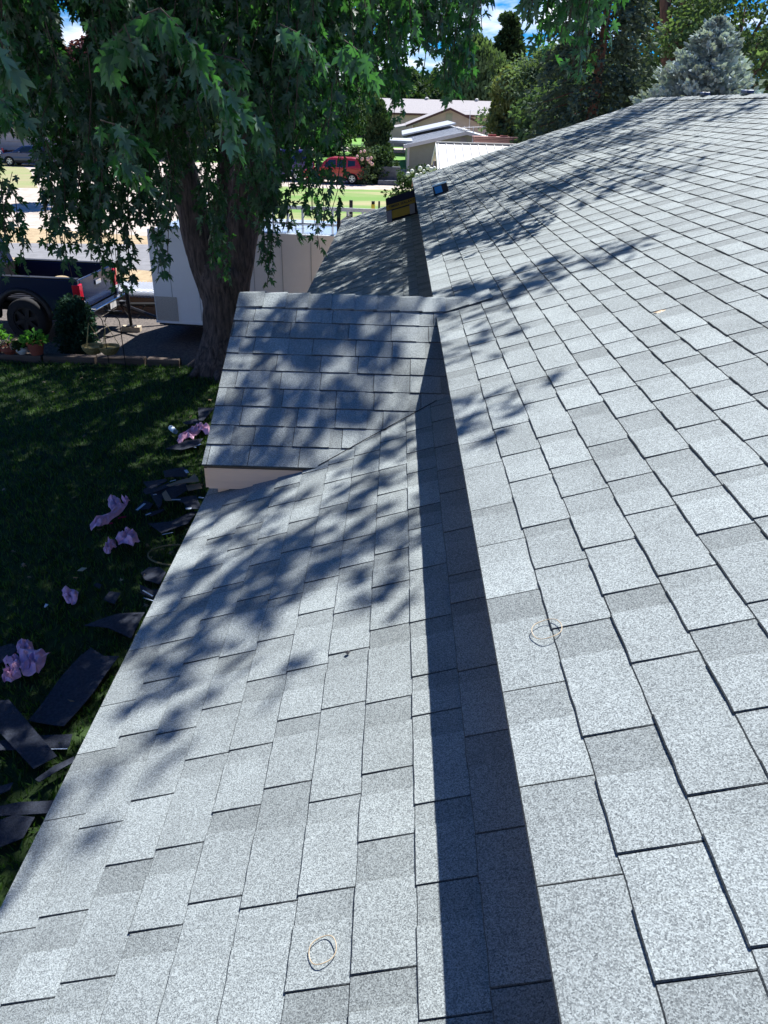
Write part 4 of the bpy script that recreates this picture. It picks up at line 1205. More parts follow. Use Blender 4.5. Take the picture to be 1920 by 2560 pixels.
q = MB(); q.add([(-1.35, -.085, 1.38), (-2.75, -.085, 1.38), (-2.5, .03, 1.84), (-1.4, .03, 1.84)], [(0, 1, 2, 3)]); q.build('side_window', m_glass, tk, world=False)
q = MB(); q.box((-2.75, -.24, 1.42), (.14, .26, .22)); q.build('mirror', m_black, tk, world=False, bevel=.02)

# enclosed trailer
m_trw = mat('trailer_white', (.82, .84, .85), .35, var=.03, scale=1.5, spec=.5)
m_dia = mat('diamond_plate', (.50, .48, .44), .35, metal=.6, var=.25, scale=60, bump=.8, bscale=90)
m_roofal = mat('trailer_roof_sheet', (.62, .72, .82), .12, metal=.75, var=.03)
c0 = atz(392, 805, -4.27)
TZ = R(-6)
tl = empty('cargo_trailer', (c0.x, c0.y, GZ), TZ, 'white enclosed cargo trailer standing behind the maple trunk', 'trailer')
zb0, zt0, TLn, TWd = .43, 2.38, 5.2, 2.05
q = MB()
rc_ = .16
poly = [(0.0, zb0), (0.0, zt0 - rc_), (rc_ * .3, zt0 - rc_ * .3), (rc_, zt0), (TLn, zt0), (TLn, zb0)]
q.prism(poly, lambda p: (p[0], 0, p[1]), lambda p: (p[0], TWd, p[1])); q.build('body', m_trw, tl, world=False, bevel=.03)
q = MB(); q.box((TLn / 2 + .1, TWd / 2, zt0 + .012), (TLn - .3, TWd - .1, .02)); q.build('roof', m_roofal, tl, world=False)
q = MB()
for k in range(1, 10): q.box((.42 + (k - 1) * .61 if k > 1 else .42, -.004, (zb0 + zt0) / 2 - .03), (.008, .006, zt0 - zb0 - .22))
q.build('panel_seam', mat('seam_grey', (.30, .31, .32), .5), tl, world=False)
q = MB(); q.box((.27, -.010, zb0 + .29), (.48, .012, .54)); q.box((-.012, TWd / 2, zb0 + .29), (.012, TWd - .1, .54)); q.build('stone_guard', m_dia, tl, world=False)
q = MB()
q.box((.13, .01, zt0 - .10), (.22, .05, .16)); q.build('corner_cap', m_alu, tl, world=False, bevel=.04)
q = MB(); q.box((TLn / 2, -.006, zt0 - .02), (TLn - .25, .03, .05)); q.box((TLn / 2, -.006, zb0 + .02), (TLn, .03, .05)); q.build('trim_rail', m_trw, tl, world=False)
q = MB()
hp = Vector((-1.28, TWd / 2, .52))
q.tube([(0.2, .15, .40), hp], .045, 6); q.tube([(0.2, TWd - .15, .40), hp], .045, 6); q.box(hp + Vector((-.02, 0, .02)), (.34, .12, .12)); q.box((.6, TWd / 2, .38), (1.2, TWd - .3, .08)); q.build('tongue', m_black, tl, world=False)
q = MB(); q.tube([(-.92, TWd / 2 - .35, .12), (-.92, TWd / 2 - .35, 1.02)], .035, 8); q.tube([(-.92, TWd / 2 - .35, .5), (-.92, TWd / 2 - .35, .95)], .045, 8); q.tube([(-.92, TWd / 2 - .35, 1.02), (-1.05, TWd / 2 - .35, 1.06)], .012, 5); q.box((-.92, TWd / 2 - .35, .125), (.2, .16, .015)); q.build('jack', m_black, tl, world=False)
q = MB()
cpt = []
for i in range(14):
    t_ = i / 13; cpt.append((-1.25 + .6 * t_, TWd / 2 - .1, .55 - .32 * math.sin(math.pi * t_)))
q.tube(cpt, .012, 5); q.build('safety_cable', m_black, tl, world=False)
for s, a_ in ((-1, -.12), (1, TWd + .12)):
    for xx in (2.5, 3.4): wheel(tl, xx, a_, .34, .2, s, 6)
    q = MB(); q.prism([(1.9, .55), (2.1, .80), (3.8, .80), (4.0, .55), (4.05, .55), (3.85, .86), (2.05, .86), (1.85, .55)], lambda p: (p[0], a_ - .13, p[1]), lambda p: (p[0], a_ + .13, p[1])); q.build('fender', m_black, tl, world=False)
q = MB()
for xx in (4.0, 5.05):
    for yy in (.25, TWd - .25): q.box((xx, yy, zt0 + .2), (.07, .05, .60))
    q.box((xx, TWd / 2, zt0 + .20), (.05, TWd - .4, .05))
q.build('ladder_rack', m_black, tl, world=False)
# ladder on the rack, its rungs showing
ld = empty('extension_ladder', (c0.x + 2.2, c0.y + .6, GZ + zt0 + .05), TZ, 'silver aluminium ladder lying on edge on the trailer roof rack', 'ladder')
for zz in (.30, -.04):
    q = MB(); q.box((.9, .55, zz), (4.4, .03, .075)); q.build('rail', m_alu, ld, world=False)
for k in range(13):
    q = MB(); q.box((-1.1 + k * .33, .55, .13), (.05, .035, .30)); q.build('rung', m_alu, ld, world=False)
# second rack posts with strap seen over the porch rake
for (px, lb) in ((933, 'left dark post with a yellow strap sticking up behind the far porch roof'), (948, 'right thin dark post sticking up behind the far porch roof')):
    a_ = aty(px, 503, 17.3); ee = empty('rack_post', (a_.x, a_.y, GZ), label=lb, cat='post', group='posts behind the porch roof')
    q = MB(); q.box((a_.x, a_.y, (a_.z + GZ) / 2), (.07 if px < 940 else .04, .05, a_.z - GZ)); q.build('upright', m_black, ee)
    if px < 940:
        q = MB(); q.box((a_.x, a_.y - .03, a_.z - .12), (.08, .02, .12)); q.build('strap', mat('yellow_strap', (.6, .5, .05), .7), ee)
        q = MB(); q.tube([a_ + Vector((0, 0, -.15)), a_ + Vector((.22, 0, -.42))], .025, 5); q.build('brace', mat('green_strap', (.10, .2, .06), .7), ee)

# lumber pile with corrugated metal sheet
c1 = atz(270, 748, -4.25); c2 = atz(392, 748, -4.25)
m_corr = mat('corrugated_metal', (.33, .35, .39), .4, metal=.3, var=.05)
m_lum = mat('old_lumber', (.24, .17, .12), .9, var=.25, scale=6, stretch=(.4, 3, 3))
lz = R(-2)
lp_ = empty('lumber_pile', (c1.x, c1.y + .6, GZ), lz, 'pile of brown boards under the corrugated sheet behind the trailer hitch', 'lumber')
for (x0_, x1_, y_, z_, hh) in ((-1.3, 3.2, 0, .10, .18), (-1.2, 3.0, .35, .10, .18), (-1.3, 3.3, 0, .31, .20), (-1.0, 2.8, .5, .31, .2), (-.8, .1, -.02, .43, .03)):
    q = MB(); q.box(((x0_ + x1_) / 2, y_, z_), (x1_ - x0_, .28, hh)); q.build('board', m_lum, lp_, world=False, bevel=.008)
q = MB(); nx = 480; x0_, x1_ = -1.6, 2.9
vs = []
for j, (yy, zz) in enumerate(((-.28, .47), (1.05, .52))):
    for i in range(nx + 1):
        xx = x0_ + (x1_ - x0_) * i / nx
        vs.append((xx + yy * .15, yy, zz + .030 * math.sin(2 * math.pi * (xx - x0_) / .080)))
q.add(vs, [(i, i + 1, nx + 2 + i, nx + 1 + i) for i in range(nx)])
co_ = q.build('corrugated_sheet', m_corr, None, world=False, smooth=True)
co_.location = (c1.x, c1.y + .6, GZ); co_.rotation_euler = (0, 0, lz)
sld = co_.modifiers.new('sol', 'SOLIDIFY'); sld.thickness = .004
tag(co_, 'pale corrugated metal sheet lying on the lumber pile', 'metal sheet')
# block under the jack
jb = tl.matrix_basis if False else None
jw = Matrix.Rotation(TZ, 3, 'Z') @ Vector((-.92, TWd / 2 - .35, 0)) + Vector((c0.x, c0.y, GZ))
q = MB(); q.box((0, 0, .058), (.42, .20, .115)); o = q.build('wood_block', mat('pale_wood', (.48, .40, .30), .85, var=.15, scale=10), None, bevel=.006); o.location = jw; o.rotation_euler = (0, 0, R(4))
tag(o, 'pale timber block under the trailer jack foot', 'wood block')

# ------------------------------------------------------------------ kerb timbers, pots, shepherd hooks
m_timb = mat('landscape_timber', (.11, .085, .07), .9, var=.3, scale=5, stretch=(.3, 3, 3), bump=.5, bscale=30)
kx = -20.0; i = 0
tlab = ['first weathered edging timber at the left edge, behind the pots', 'weathered edging timber under the terracotta pots', 'long weathered edging timber below the dark shrub', 'sunlit weathered edging timber below the hanging baskets', 'last edging timber, ending at the maple trunk']
segs = [(-9.9, -7.95), (-7.90, -7.02), (-6.98, -5.95), (-5.90, -4.95), (-4.9, -4.25)]
for (a_, b_), lb in zip(segs, tlab):
    q = MB(); q.box(((a_ + b_) / 2, lawn_edge + .12, GZ + .07), (b_ - a_, .20, .15)); tag(q.build('edging_timber', m_timb, None, bevel=.015), lb, 'timber', 'edging timbers between lawn and gravel')
m_terra = mat('terracotta', (.30, .085, .060), .85, var=.12, scale=8)
m_wpot = mat('white_glaze', (.62, .68, .72), .3, var=.05)
def pot(label, p, r, h, m, plant, group='potted plants on the edging', bowl=False, dead=False):
    e_ = empty('potted_plant', p, label=label, cat='potted plant', group=group)
    x_, y_, z_ = p
    q = MB()
    pr__ = [(.02, 0), (r * .68, 0), (r * .95, h * .8), (r * 1.05, h * .82), (r * 1.05, h), (r * .9, h), (r * .88, h * .9), (.02, h * .9)] if not bowl else [(.02, 0), (r * .6, 0), (r * 1.02, h * .45), (r * .98, h * .85), (r * 1.04, h), (r * .9, h), (r * .88, h * .9), (.02, h * .9)]
    q.lathe((x_, y_, z_), pr__, 22); q.build('pot', m, e_, smooth=False)
    ls = Leafset(); nn = 150 if not dead else 60
    hh = plant[1]; rr_ = plant[0]
    an = rng.uniform(0, 6.28, nn); u = rng.uniform(0, 1, nn)
    P = np.stack([x_ + np.cos(an) * rr_ * np.sqrt(u) * .9, y_ + np.sin(an) * rr_ * np.sqrt(u) * .9, z_ + h * .9 + hh * rng.uniform(0, 1, nn) * (1.1 - u * .7)], 1)
    D = np.stack([np.cos(an), np.sin(an), rng.uniform(-.5, .8, nn)], 1)
    ls.add(leaves('diamond' if not dead else 'blade', P, D, rng.uniform(.07, .13, nn) * (1 if not dead else 1.6), rng.uniform(.7, 1.4, nn)))
    ls.build('plant', plant[2], e_)
    st = MB()
    for k in range(7): st.tube([(x_, y_, z_ + h * .85), (x_ + random.uniform(-.5, .5) * rr_, y_ + random.uniform(-.5, .5) * rr_, z_ + h + hh * .7)], .006, 4, cap=False)
    st.build('stem', G_dark, e_)
    return e_
G_pot = bleaf('bright_pot_leaf', (0.07, .20, .035)); G_dead = bleaf('dry_pot_leaf', (.35, .28, .20), trans=.05)
tz = GZ + .147
def kp_(px): 
    p = aty(px, 890, lawn_edge + .12); return (p.x, lawn_edge + .12, tz)
pot('terracotta bowl of dried pale stems on the edging timber', kp_(27), .155, .17, m_terra, (.13, .12, G_dead), bowl=True, dead=True)
pot('white glazed pot with a small dark plant, between two terracotta pots', kp_(58), .115, .15, m_wpot, (.11, .12, G_dark), bowl=True)
pot('terracotta pot overflowing with bright green leaves, nearest the dark shrub', kp_(94), .165, .24, m_terra, (.22, .26, G_pot))
p = kp_(-14); fl = pot('plant with magenta flowers cut by the left edge of the photo', (p[0], p[1] + .2, GZ), .17, .28, m_terra, (.27, .40, G_pot))
q = MB()
for k in range(7): q.lathe((p[0] + random.uniform(-.1, .25), p[1] + random.uniform(-.1, .1), GZ + random.uniform(.45, .65)), [(.01, -.02), (.035, 0), (.01, .02)], 6)
q.build('blooms', mat('magenta_petal', (.35, .02, .28), .7), fl)
# dark arborvitae in front of the truck
p = atz(180, 893)
tree('arborvitae_shrub', 'dense dark arborvitae shrub in front of the pickup tail', (p.x + .05, p.y + .35, GZ), 1.12, .32, bleaf('arborvitae_leaf', (.018, .05, .03), trans=.08), nclump=150, nleaf=50, size=.075, z0=.02, shape='bush', seed=77, cat='shrub')
# two shepherd hooks with hanging cone baskets
m_iron = mat('black_iron', (.012, .012, .014), .5)
m_coco = mat('coco_basket', (.26, .21, .09), .9, var=.3, scale=30)
m_rope = mat('rope', (.42, .34, .14), .9)
hooks = []
for (px, lb1, lb2) in ((272, 'left black shepherd hook stuck in the lawn edge', 'left hanging woven basket on its hook beside the dark shrub'), (313, 'right black shepherd hook by the timber block', 'right hanging woven basket, nearer the maple trunk')):
    b_ = aty(px, 905, lawn_edge - .06); b_.z = GZ
    Hh = 1.02
    q = MB(); pts = [(b_.x, b_.y, GZ - .05), (b_.x, b_.y, GZ + Hh - .14)]
    for k in range(1, 12):
        a_ = math.pi * k / 11; pts.append((b_.x - .14 + .14 * math.cos(a_), b_.y, GZ + Hh - .14 + .14 * math.sin(a_)))
    pts.append((b_.x - .30, b_.y, GZ + Hh - .10))
    q.tube(pts, .009, 6); tag(q.build('shepherd_hook', m_iron, None), lb1, 'plant hook', 'shepherd hooks')
    hx_ = Vector((b_.x - .28, b_.y, GZ + Hh - .16))
    e_ = empty('hanging_basket', hx_, label=lb2, cat='basket', group='hanging baskets')
    bz = GZ + .38
    q = MB(); q.lathe((hx_.x, hx_.y, bz), [(.02, -.15), (.12, -.12), (.185, -.04), (.21, .03), (.20, .035), (.17, -.02), (.02, -.03)], 20); q.build('basket', m_coco, e_)
    q = MB()
    for k in range(3):
        a_ = k * 2.09 + .4; q.tube([hx_, (hx_.x + .2 * math.cos(a_), hx_.y + .2 * math.sin(a_), bz + .03)], .006, 4, cap=False)
    q.build('hanger', m_rope, e_)

# ------------------------------------------------------------------ things on the roof
def on_main(px, py, off=0.0):
    d_ = ray(px, py); b = TA; a = -HE - XE * TA; t = a / (d_.z - b * d_.x); return d_ * t + Nm * off
def on_low(px, py, off=0.0):
    d_ = ray(px, py); b = TB; a = -HE - DL - XE * TB; t = a / (d_.z - b * d_.x); return d_ * t + Nl * off
def frame(U, N):
    W = N.cross(U); return Matrix((U, W, N)).transposed()
m_ring = mat('tan_wire', (.48, .38, .25), .5)
for (p, Mf, lb, rr_) in ((on_low(812, 2384, .014), frame(Ul, Nl), 'thin tan ring lying on the porch roof shingles in the foreground', .031), (on_main(1370, 1585, .016), frame(Um, Nm), 'thin tan ring lying on a course line of the main roof', .036)):
    q = MB(); pts = [Mf @ Vector((rr_ * math.cos(a) * 1.0, rr_ * 1.0 * math.sin(a) * (1 + .06 * math.sin(2 * a)), .002 * math.sin(3 * a))) + p for a in [2 * math.pi * k / 40 for k in range(41)]]
    q.tube(pts, .0011, 6, cap=False); tag(q.build('wire_ring', m_ring, None), lb, 'ring', 'tan rings on the roof')
p = on_low(872, 1638, .012)
q = MB(); q.lathe(p, [(.001, -.004), (.006, -.002), (.008, .002), (.003, .006), (.001, .007)], 7); tag(q.build('pebble', mat('dark_stone', (.05, .05, .055), .9), None), 'tiny dark pebble on the sunlit porch roof', 'pebble')
# dead leaf
p = on_main(1633, 788, .012)
V_, F_, t_ = leaves('maple', np.array([p]), np.array([[1, .2, .33]]), np.array([.10]), np.array([1.4]), np.array([[-.3, 0, 1.0]]))
tag(mesh_np('dead_leaf', V_, F_, m_dead, None, t_), 'single curled brown leaf on the main roof slope', 'leaf')
# small blue and white box
p = on_main(1104, 484, 0)
Mf = frame(Um, Nm)
bx_ = empty('nail_box', p, label='small black carton with a blue label standing on the far main roof slope', cat='box')
def lbox(par, name, c, size, m, M=Mf, o=p, bevel=0):
    q = MB(); q.box(o + M @ Vector(c), size, M); return q.build(name, m, par, bevel=bevel)
lbox(bx_, 'carton', (0, 0, .065), (.20, .12, .12), mat('black_card', (.015, .018, .028), .6))
lbox(bx_, 'lid', (0, 0, .128), (.205, .125, .012), mat('pale_blue_card', (.50, .68, .80), .6))
lbox(bx_, 'label', (-.02, .0632, .066), (.10, .003, .085), mat('blue_card', (.03, .25, .62), .6)) if False else lbox(bx_, 'label', (-.03, -.0632 if True else 0, .068), (.10, .003, .085), mat('blue_card', (.03, .25, .62), .6))
# shingle carton on the porch roof, upright with yellow bands and lettering
a0 = on_low(968, 558, .01); a1 = on_low(1040, 537, .01)
ub = (a1 - a0).normalized(); 
back = Vector((0, 1, 0)) - ub * ub.y; back.normalize()
upv = ub.cross(back).normalized()
if upv.z < 0: upv = -upv
fc = (upv * .80 + back * .60).normalized()   # the face leans back, away from the camera
Mx = Matrix((ub, fc.cross(ub) * -1, fc)).transposed()
Wd = (a1 - a0).length
nrm = Mx @ Vector((0, 1, 0))
if nrm.y < 0: Mx = Matrix((ub, fc.cross(ub), fc)).transposed()
cb2 = empty('shingle_carton', (a0 + a1) / 2, label='black and yellow carton leaning up at the far end of the porch roof', cat='carton')
m_yel = mat('yellow_print', (.34, .23, .04), .6, var=.05); m_dk = mat('dark_print', (.02, .022, .045), .5, var=.1); m_gy = mat('grey_flap', (.22, .22, .28), .7, var=.05)
def cbx(name, c, size, m): 
    q = MB(); q.box((a0 + a1) / 2 + Mx @ Vector(c), size, Mx); return q.build(name, m, cb2)
Hc = .36
cbx('carton', (0, .07, Hc / 2 + .04), (Wd, .13, Hc), m_dk)
bd = cbx('band', (0, .003, Hc * .60 + .02), (Wd * .995, .006, .085), m_yel)
cbx('panel', (0, .003, Hc * .23 + .02), (Wd * .62, .006, .13), m_yel)
cbx('flap', (-Wd * .40, -.006, Hc * .17 + .02), (Wd * .17, .008, .19), m_gy)
cbx('flap', (Wd * .40, -.006, Hc * .22 + .02), (Wd * .17, .008, .16), m_gy)
def text_mesh(s, size, m, parent, origin, M, name='lettering'):
    c = bpy.data.curves.new(name, 'FONT'); c.body = s; c.size = size; c.align_x = 'CENTER'; c.align_y = 'CENTER'; c.extrude = .0008; c.offset = .001
    o = bpy.data.objects.new('tmp', c); COL.objects.link(o)
    dg = bpy.context.evaluated_depsgraph_get()
    me = bpy.data.meshes.new_from_object(o.evaluated_get(dg))
    bpy.data.objects.remove(o)
    me.name = name
    T = Matrix((M @ Vector((1, 0, 0)), M @ Vector((0, 0, 1)), -(M @ Vector((0, 1, 0))))).transposed().to_4x4()
    T.translation = origin
    me.transform(T)
    me.materials.clear()
    return link(name, me, m, parent)
text_mesh('TIMBER SEALANT', .056, m_dk, cb2, (a0 + a1) / 2 + Mx @ Vector((0.02, -.003, Hc * .60 + .02)), Mx)
# dark packages on the ridge
for px, lb in ((1762, 'left small dark blue packet lying on the roof ridge'), (1868, 'right small dark blue packet lying on the roof ridge')):
    d_ = ray(px, 240); t = XR / d_.x; yv = d_.y * t
    q = MB(); q.box((XR, yv, zr + .045), (.09, .18, .04)); q.box((XR + .01, yv + .14, zr + .05), (.06, .10, .04)); tag(q.build('packet', mat('blue_wrap', (.03, .06, .16), .35, var=.3, scale=30), None, bevel=.012), lb, 'packet', 'packets on the ridge')

# ------------------------------------------------------------------ litter on the lawn
m_pinkw = leaf_mat('pink_wrapper', (.50, .34, .58), (.62, .42, .62), trans=.2, rough=.45)
m_pinkp = mat('pink_wrapper_film', (.70, .40, .58), .45, var=.10, scale=14, spec=.4, bump=.3, bscale=40)
m_maroon = mat('maroon_print', (.20, .01, .05), .6)
GT = GZ + .06
def crumple(label, pieces, group='pink plastic wrappers on the lawn', seed=0, extra=None):
    """pieces: list of (outline px list) sheets, crumpled"""
    rs = random.Random(seed)
    e_ = None
    verts = []; faces = []
    for lvl, outline in enumerate(pieces):
        P = [atz(px, py, GT) for px, py in outline]
        c = sum(P, Vector()) / len(P)
        if e_ is None: e_ = empty('plastic_wrapper', (c.x, c.y, GT), label=label, cat='wrapper', group=group)
        n = len(P); rings = 5
        # resample the outline
        O = []
        for i in range(n):
            a_, b_ = P[i], P[(i + 1) % n]
            for s in range(3): O.append(a_.lerp(b_, s / 3) + Vector((rs.uniform(-.006, .006), rs.uniform(-.006, .006), 0)))
        m_ = len(O)
        k0 = len(verts)
        for r_ in range(rings + 1):
            t = r_ / rings
            for i, o_ in enumerate(O):
                q = o_.lerp(c, t)
                fold = .035 * math.sin(i * (2 * math.pi * (3 + lvl) / m_) + lvl) * (1 - t * .6) * min(1, t * 4 + .25)
                z = .015 + .045 * math.sin(math.pi * min(1, t * 1.1)) + fold + rs.uniform(-.026, .026) + lvl * .03
                verts.append((q.x + rs.uniform(-.012, .012) * (r_ > 0), q.y + rs.uniform(-.012, .012) * (r_ > 0), GT + max(.004, z)))
        for r_ in range(rings):
            for i in range(m_):
                faces.append((k0 + r_ * m_ + i, k0 + r_ * m_ + (i + 1) % m_, k0 + (r_ + 1) * m_ + (i + 1) % m_, k0 + (r_ + 1) * m_ + i))
    me = bpy.data.meshes.new('film'); me.from_pydata(verts, [], faces); me.update()
    o = link('film', me, m_pinkp, e_)
    o2 = o.modifiers.new('t', 'SOLIDIFY'); o2.thickness = .002
    if extra: extra(e_)
    return e_
def dark_bits(pts, m=m_maroon):
    def f_(e_):
        q = MB()
        for (a_, b_, c_, d_) in pts: q.tube([atz(a_, b_, GT + .05), atz(c_, d_, GT + .05)], .012, 5)
        q.build('printed_patch', m, e_)
    return f_
Zc = lambda x, y: (220 + x / 5.184, 1160 + y / 5.184)
crumple('pink wrapper with a long torn tail, left of the dark shingle pile', [[Zc(260, 470), Zc(330, 430), Zc(410, 450), Zc(440, 540), Zc(400, 620), Zc(320, 640), Zc(260, 560)], [Zc(30, 840), Zc(250, 700), Zc(480, 560), Zc(500, 610), Zc(350, 740), Zc(260, 800), Zc(150, 870), Zc(50, 880)], [Zc(440, 530), Zc(560, 545), Zc(500, 590)]], seed=1, extra=dark_bits([(*Zc(390, 700), *Zc(495, 680)), (*Zc(270, 770), *Zc(320, 765))]))
crumple('pink wrapper twisted like a bow, nearest the porch eave loop of hose', [[Zc(215, 1170), Zc(215, 1120), Zc(230, 1040), Zc(290, 1000), Zc(350, 1020), Zc(380, 1080), Zc(300, 1120), Zc(290, 1165)], [Zc(360, 1010), Zc(480, 930), Zc(480, 900), Zc(555, 885), Zc(570, 940), Zc(640, 950), Zc(685, 1045), Zc(590, 1090), Zc(400, 1080)]], seed=2)
Zd = lambda x, y: (x / 2.37, 1180 + y / 2.37)
crumple('rounded ball of pink wrapper alone on the grass beside a white scrap', [[Zd(370, 710), Zd(395, 692), Zd(465, 720), Zd(462, 770), Zd(430, 795), Zd(395, 780), Zd(372, 745)]], seed=3)
Ze = lambda x, y: (x / 11.85, 1580 + y / 11.85)
crumple('large splayed pink wrapper with printing at the left edge', [[Ze(510, 480), Ze(780, 300), Ze(960, 290), Ze(1010, 700), Ze(850, 700), Ze(600, 760), Ze(500, 650)], [Ze(120, 960), Ze(400, 840), Ze(600, 900), Ze(640, 1200), Ze(480, 1190), Ze(250, 1060)], [Ze(640, 720), Ze(1230, 770), Ze(1490, 800), Ze(1330, 1200), Ze(1120, 1420), Ze(740, 1440), Ze(640, 1260)], [Ze(300, 1340), Ze(600, 1290), Ze(700, 1550), Ze(400, 1800), Ze(180, 1750), Ze(140, 1640), Ze(200, 1440)]], seed=4, extra=dark_bits([(*Ze(270, 1040), *Ze(540, 1150)), (*Ze(570, 1260), *Ze(620, 1250))]))
Zf = lambda x, y: (380 + x / 9.217, 1000 + y / 9.217)
crumple('lilac pink wrapper tucked against the small gable eave, next to a white tube', [[Zf(570, 980), Zf(620, 900), Zf(900, 680), Zf(930, 640), Zf(1100, 600), Zf(1120, 760), Zf(980, 850), Zf(940, 930), Zf(800, 910), Zf(640, 1020)], [Zf(1080, 640), Zf(1200, 640), Zf(1340, 680), Zf(1310, 850), Zf(1200, 800), Zf(1100, 770)]], seed=5)
# white tube
a_ = atz(*Zf(430, 640), GT + .05); b_ = atz(*Zf(540, 730), GT + .05)
q = MB(); dd = (b_ - a_).normalized()
q.tube([a_, b_], .042, 16, cap=False); q.tube([b_, a_], .036, 16, cap=False); o = q.build('paper_tube', mat('white_tube', (.6, .72, .8), .6), None, smooth=True)
tag(o, 'short open white tube on the grass left of the gable eave', 'tube')
# shingle scraps, boards and sheets: each traced flat piece has its own thickness
m_scrap = mat('scrap_shingle', (.030, .037, .055), .9, var=.3, scale=40, bump=.4, bscale=120)
m_strip = mat('release_strip', (.45, .55, .68), .6, var=.1)
m_card = mat('cardboard', (.26, .20, .14), .85, var=.12, scale=6)
def scrap(name, label, outline, m, z=0.0, th=.006, cat='scrap', group=None, curl=.0, lift=None, strips=None):
    P = [atz(px, py, GT + z) for px, py in outline]
    n = len(P); c = sum(P, Vector()) / n
    e_ = None
    verts = []; faces = []
    O = []
    for i in range(n):
        a_, b_ = P[i], P[(i + 1) % n]
        for s in range(4): O.append(a_.lerp(b_, s / 4))
    m2 = len(O); rings = 4
    ph = random.uniform(0, 6)
    for r_ in range(rings + 1):
        for i, o_ in enumerate(O):
            q = o_.lerp(c, r_ / rings)
            zz = curl * (1 + math.sin(q.x * 7 + ph) * .6 + math.cos(q.y * 6 + ph) * .6) * .5
            verts.append((q.x, q.y, GT + z + zz + .004))
    for r_ in range(rings):
        for i in range(m2): faces.append((r_ * m2 + i, r_ * m2 + (i + 1) % m2, (r_ + 1) * m2 + (i + 1) % m2, (r_ + 1) * m2 + i))
    me = bpy.data.meshes.new(name); me.from_pydata(verts, [], faces); me.update()
    par = None
    o = link(name, me, m, par)
    s_ = o.modifiers.new('t', 'SOLIDIFY'); s_.thickness = th; s_.offset = -1
    tag(o, label, cat, group)
    if strips:
        q = MB()
        for (x0_, y0_, x1_, y1_, wd) in strips:
            a_ = atz(x0_, y0_, GT + z + curl + .012); b_ = atz(x1_, y1_, GT + z + curl + .012)
            d_ = (b_ - a_); s2 = Vector((-d_.y, d_.x, 0)).normalized() * wd
            q.add([a_ - s2, b_ - s2, b_ + s2, a_ + s2], [(0, 1, 2, 3)])
        k = q.build('adhesive_strip', m_strip, None); k.parent = o
    return o
GS = 'dark shingle offcuts on the lawn'
Zg = lambda x, y: (x / 2.37, 1500 + y / 2.37)
scrap('shingle_scrap', 'broad crossed dark shingle sheet lying above the plank cross at the left', [Zg(355, 480), Zg(480, 340), Zg(540, 290), Zg(620, 350), Zg(710, 355), Zg(560, 560), Zg(380, 760), Zg(170, 720)], m_scrap, .0, curl=.04, group=GS)
scrap('shingle_scrap', 'long dark shingle strip running down to the right across another strip', [Zg(0, 600), Zg(55, 595), Zg(340, 930), Zg(200, 1005), Zg(0, 790)], m_scrap, .05, group=GS)
scrap('shingle_scrap', 'dark shingle strip lying crosswise under the long one', [Zg(-40, 850), Zg(130, 810), Zg(430, 800), Zg(410, 875), Zg(0, 895)], m_scrap, .0, group=GS, strips=[(*Zg(100, 888), *Zg(400, 880), .006)])
scrap('shingle_scrap', 'narrow folded dark strip by the porch eave, below the plank cross', [Zg(215, 1090), Zg(330, 1010), Zg(445, 950), Zg(440, 985), Zg(300, 1070), Zg(240, 1105)], m_scrap, .01, curl=.04, group=GS)
scrap('shingle_scrap', 'dark strip cut by the left edge, below the long strip', [Zg(-40, 1120), Zg(80, 1085), Zg(60, 1130), Zg(-40, 1170)], m_scrap, .0, group=GS)
scrap('shingle_scrap', 'lowest wide dark shingle sheet at the left under the eave', [Zg(-60, 1260), Zg(120, 1215), Zg(320, 1200), Zg(290, 1275), Zg(0, 1300)], m_scrap, .0, curl=.03, group=GS)
scrap('shingle_scrap', 'dark ragged sheet at the bottom left corner of the lawn', [Zg(-60, 1350), Zg(90, 1290), Zg(210, 1300), Zg(140, 1420), Zg(-60, 1500)], m_scrap, .0, curl=.03, group=GS)
scrap('shingle_scrap', 'dark sheet at the left edge above the large pink wrapper', [Zd(-30, 1050), Zd(70, 1020), Zd(110, 1045), Zd(60, 1110), Zd(-30, 1150)], m_scrap, .0, group=GS)
scrap('shingle_scrap', 'small dark square on the grass right of the ball of wrapper', [Zd(610, 760), Zd(650, 710), Zd(715, 720), Zd(680, 785)], m_scrap, group=GS)
scrap('shingle_scrap', 'tiny dark square between ball of wrapper and eave', [Zd(555, 672), Zd(575, 662), Zd(603, 670), Zd(590, 695)], m_scrap, group=GS)
scrap('shingle_scrap', 'flat dark sheet under the eave, right of a dark stain', [Zd(500, 930), Zd(700, 870), Zd(860, 850), Zd(780, 1000), Zd(640, 950)], m_scrap, curl=.05, group=GS)
scrap('shingle_scrap', 'bent dark sheet with white edges by the porch eave', [Zd(830, 690), Zd(900, 720), Zd(945, 710), Zd(910, 780), Zd(840, 750)], m_scrap, .03, curl=.08, group=GS, strips=[(*Zd(845, 700), *Zd(905, 735), .008), (*Zd(850, 745), *Zd(915, 765), .006)])
scrap('shingle_scrap', 'dark sheet with a rusty edge beside the loop of hose', [Zd(835, 600), Zd(880, 570), Zd(945, 575), Zd(985, 610), Zd(950, 690), Zd(860, 650)], m_scrap, .0, curl=.06, group=GS)
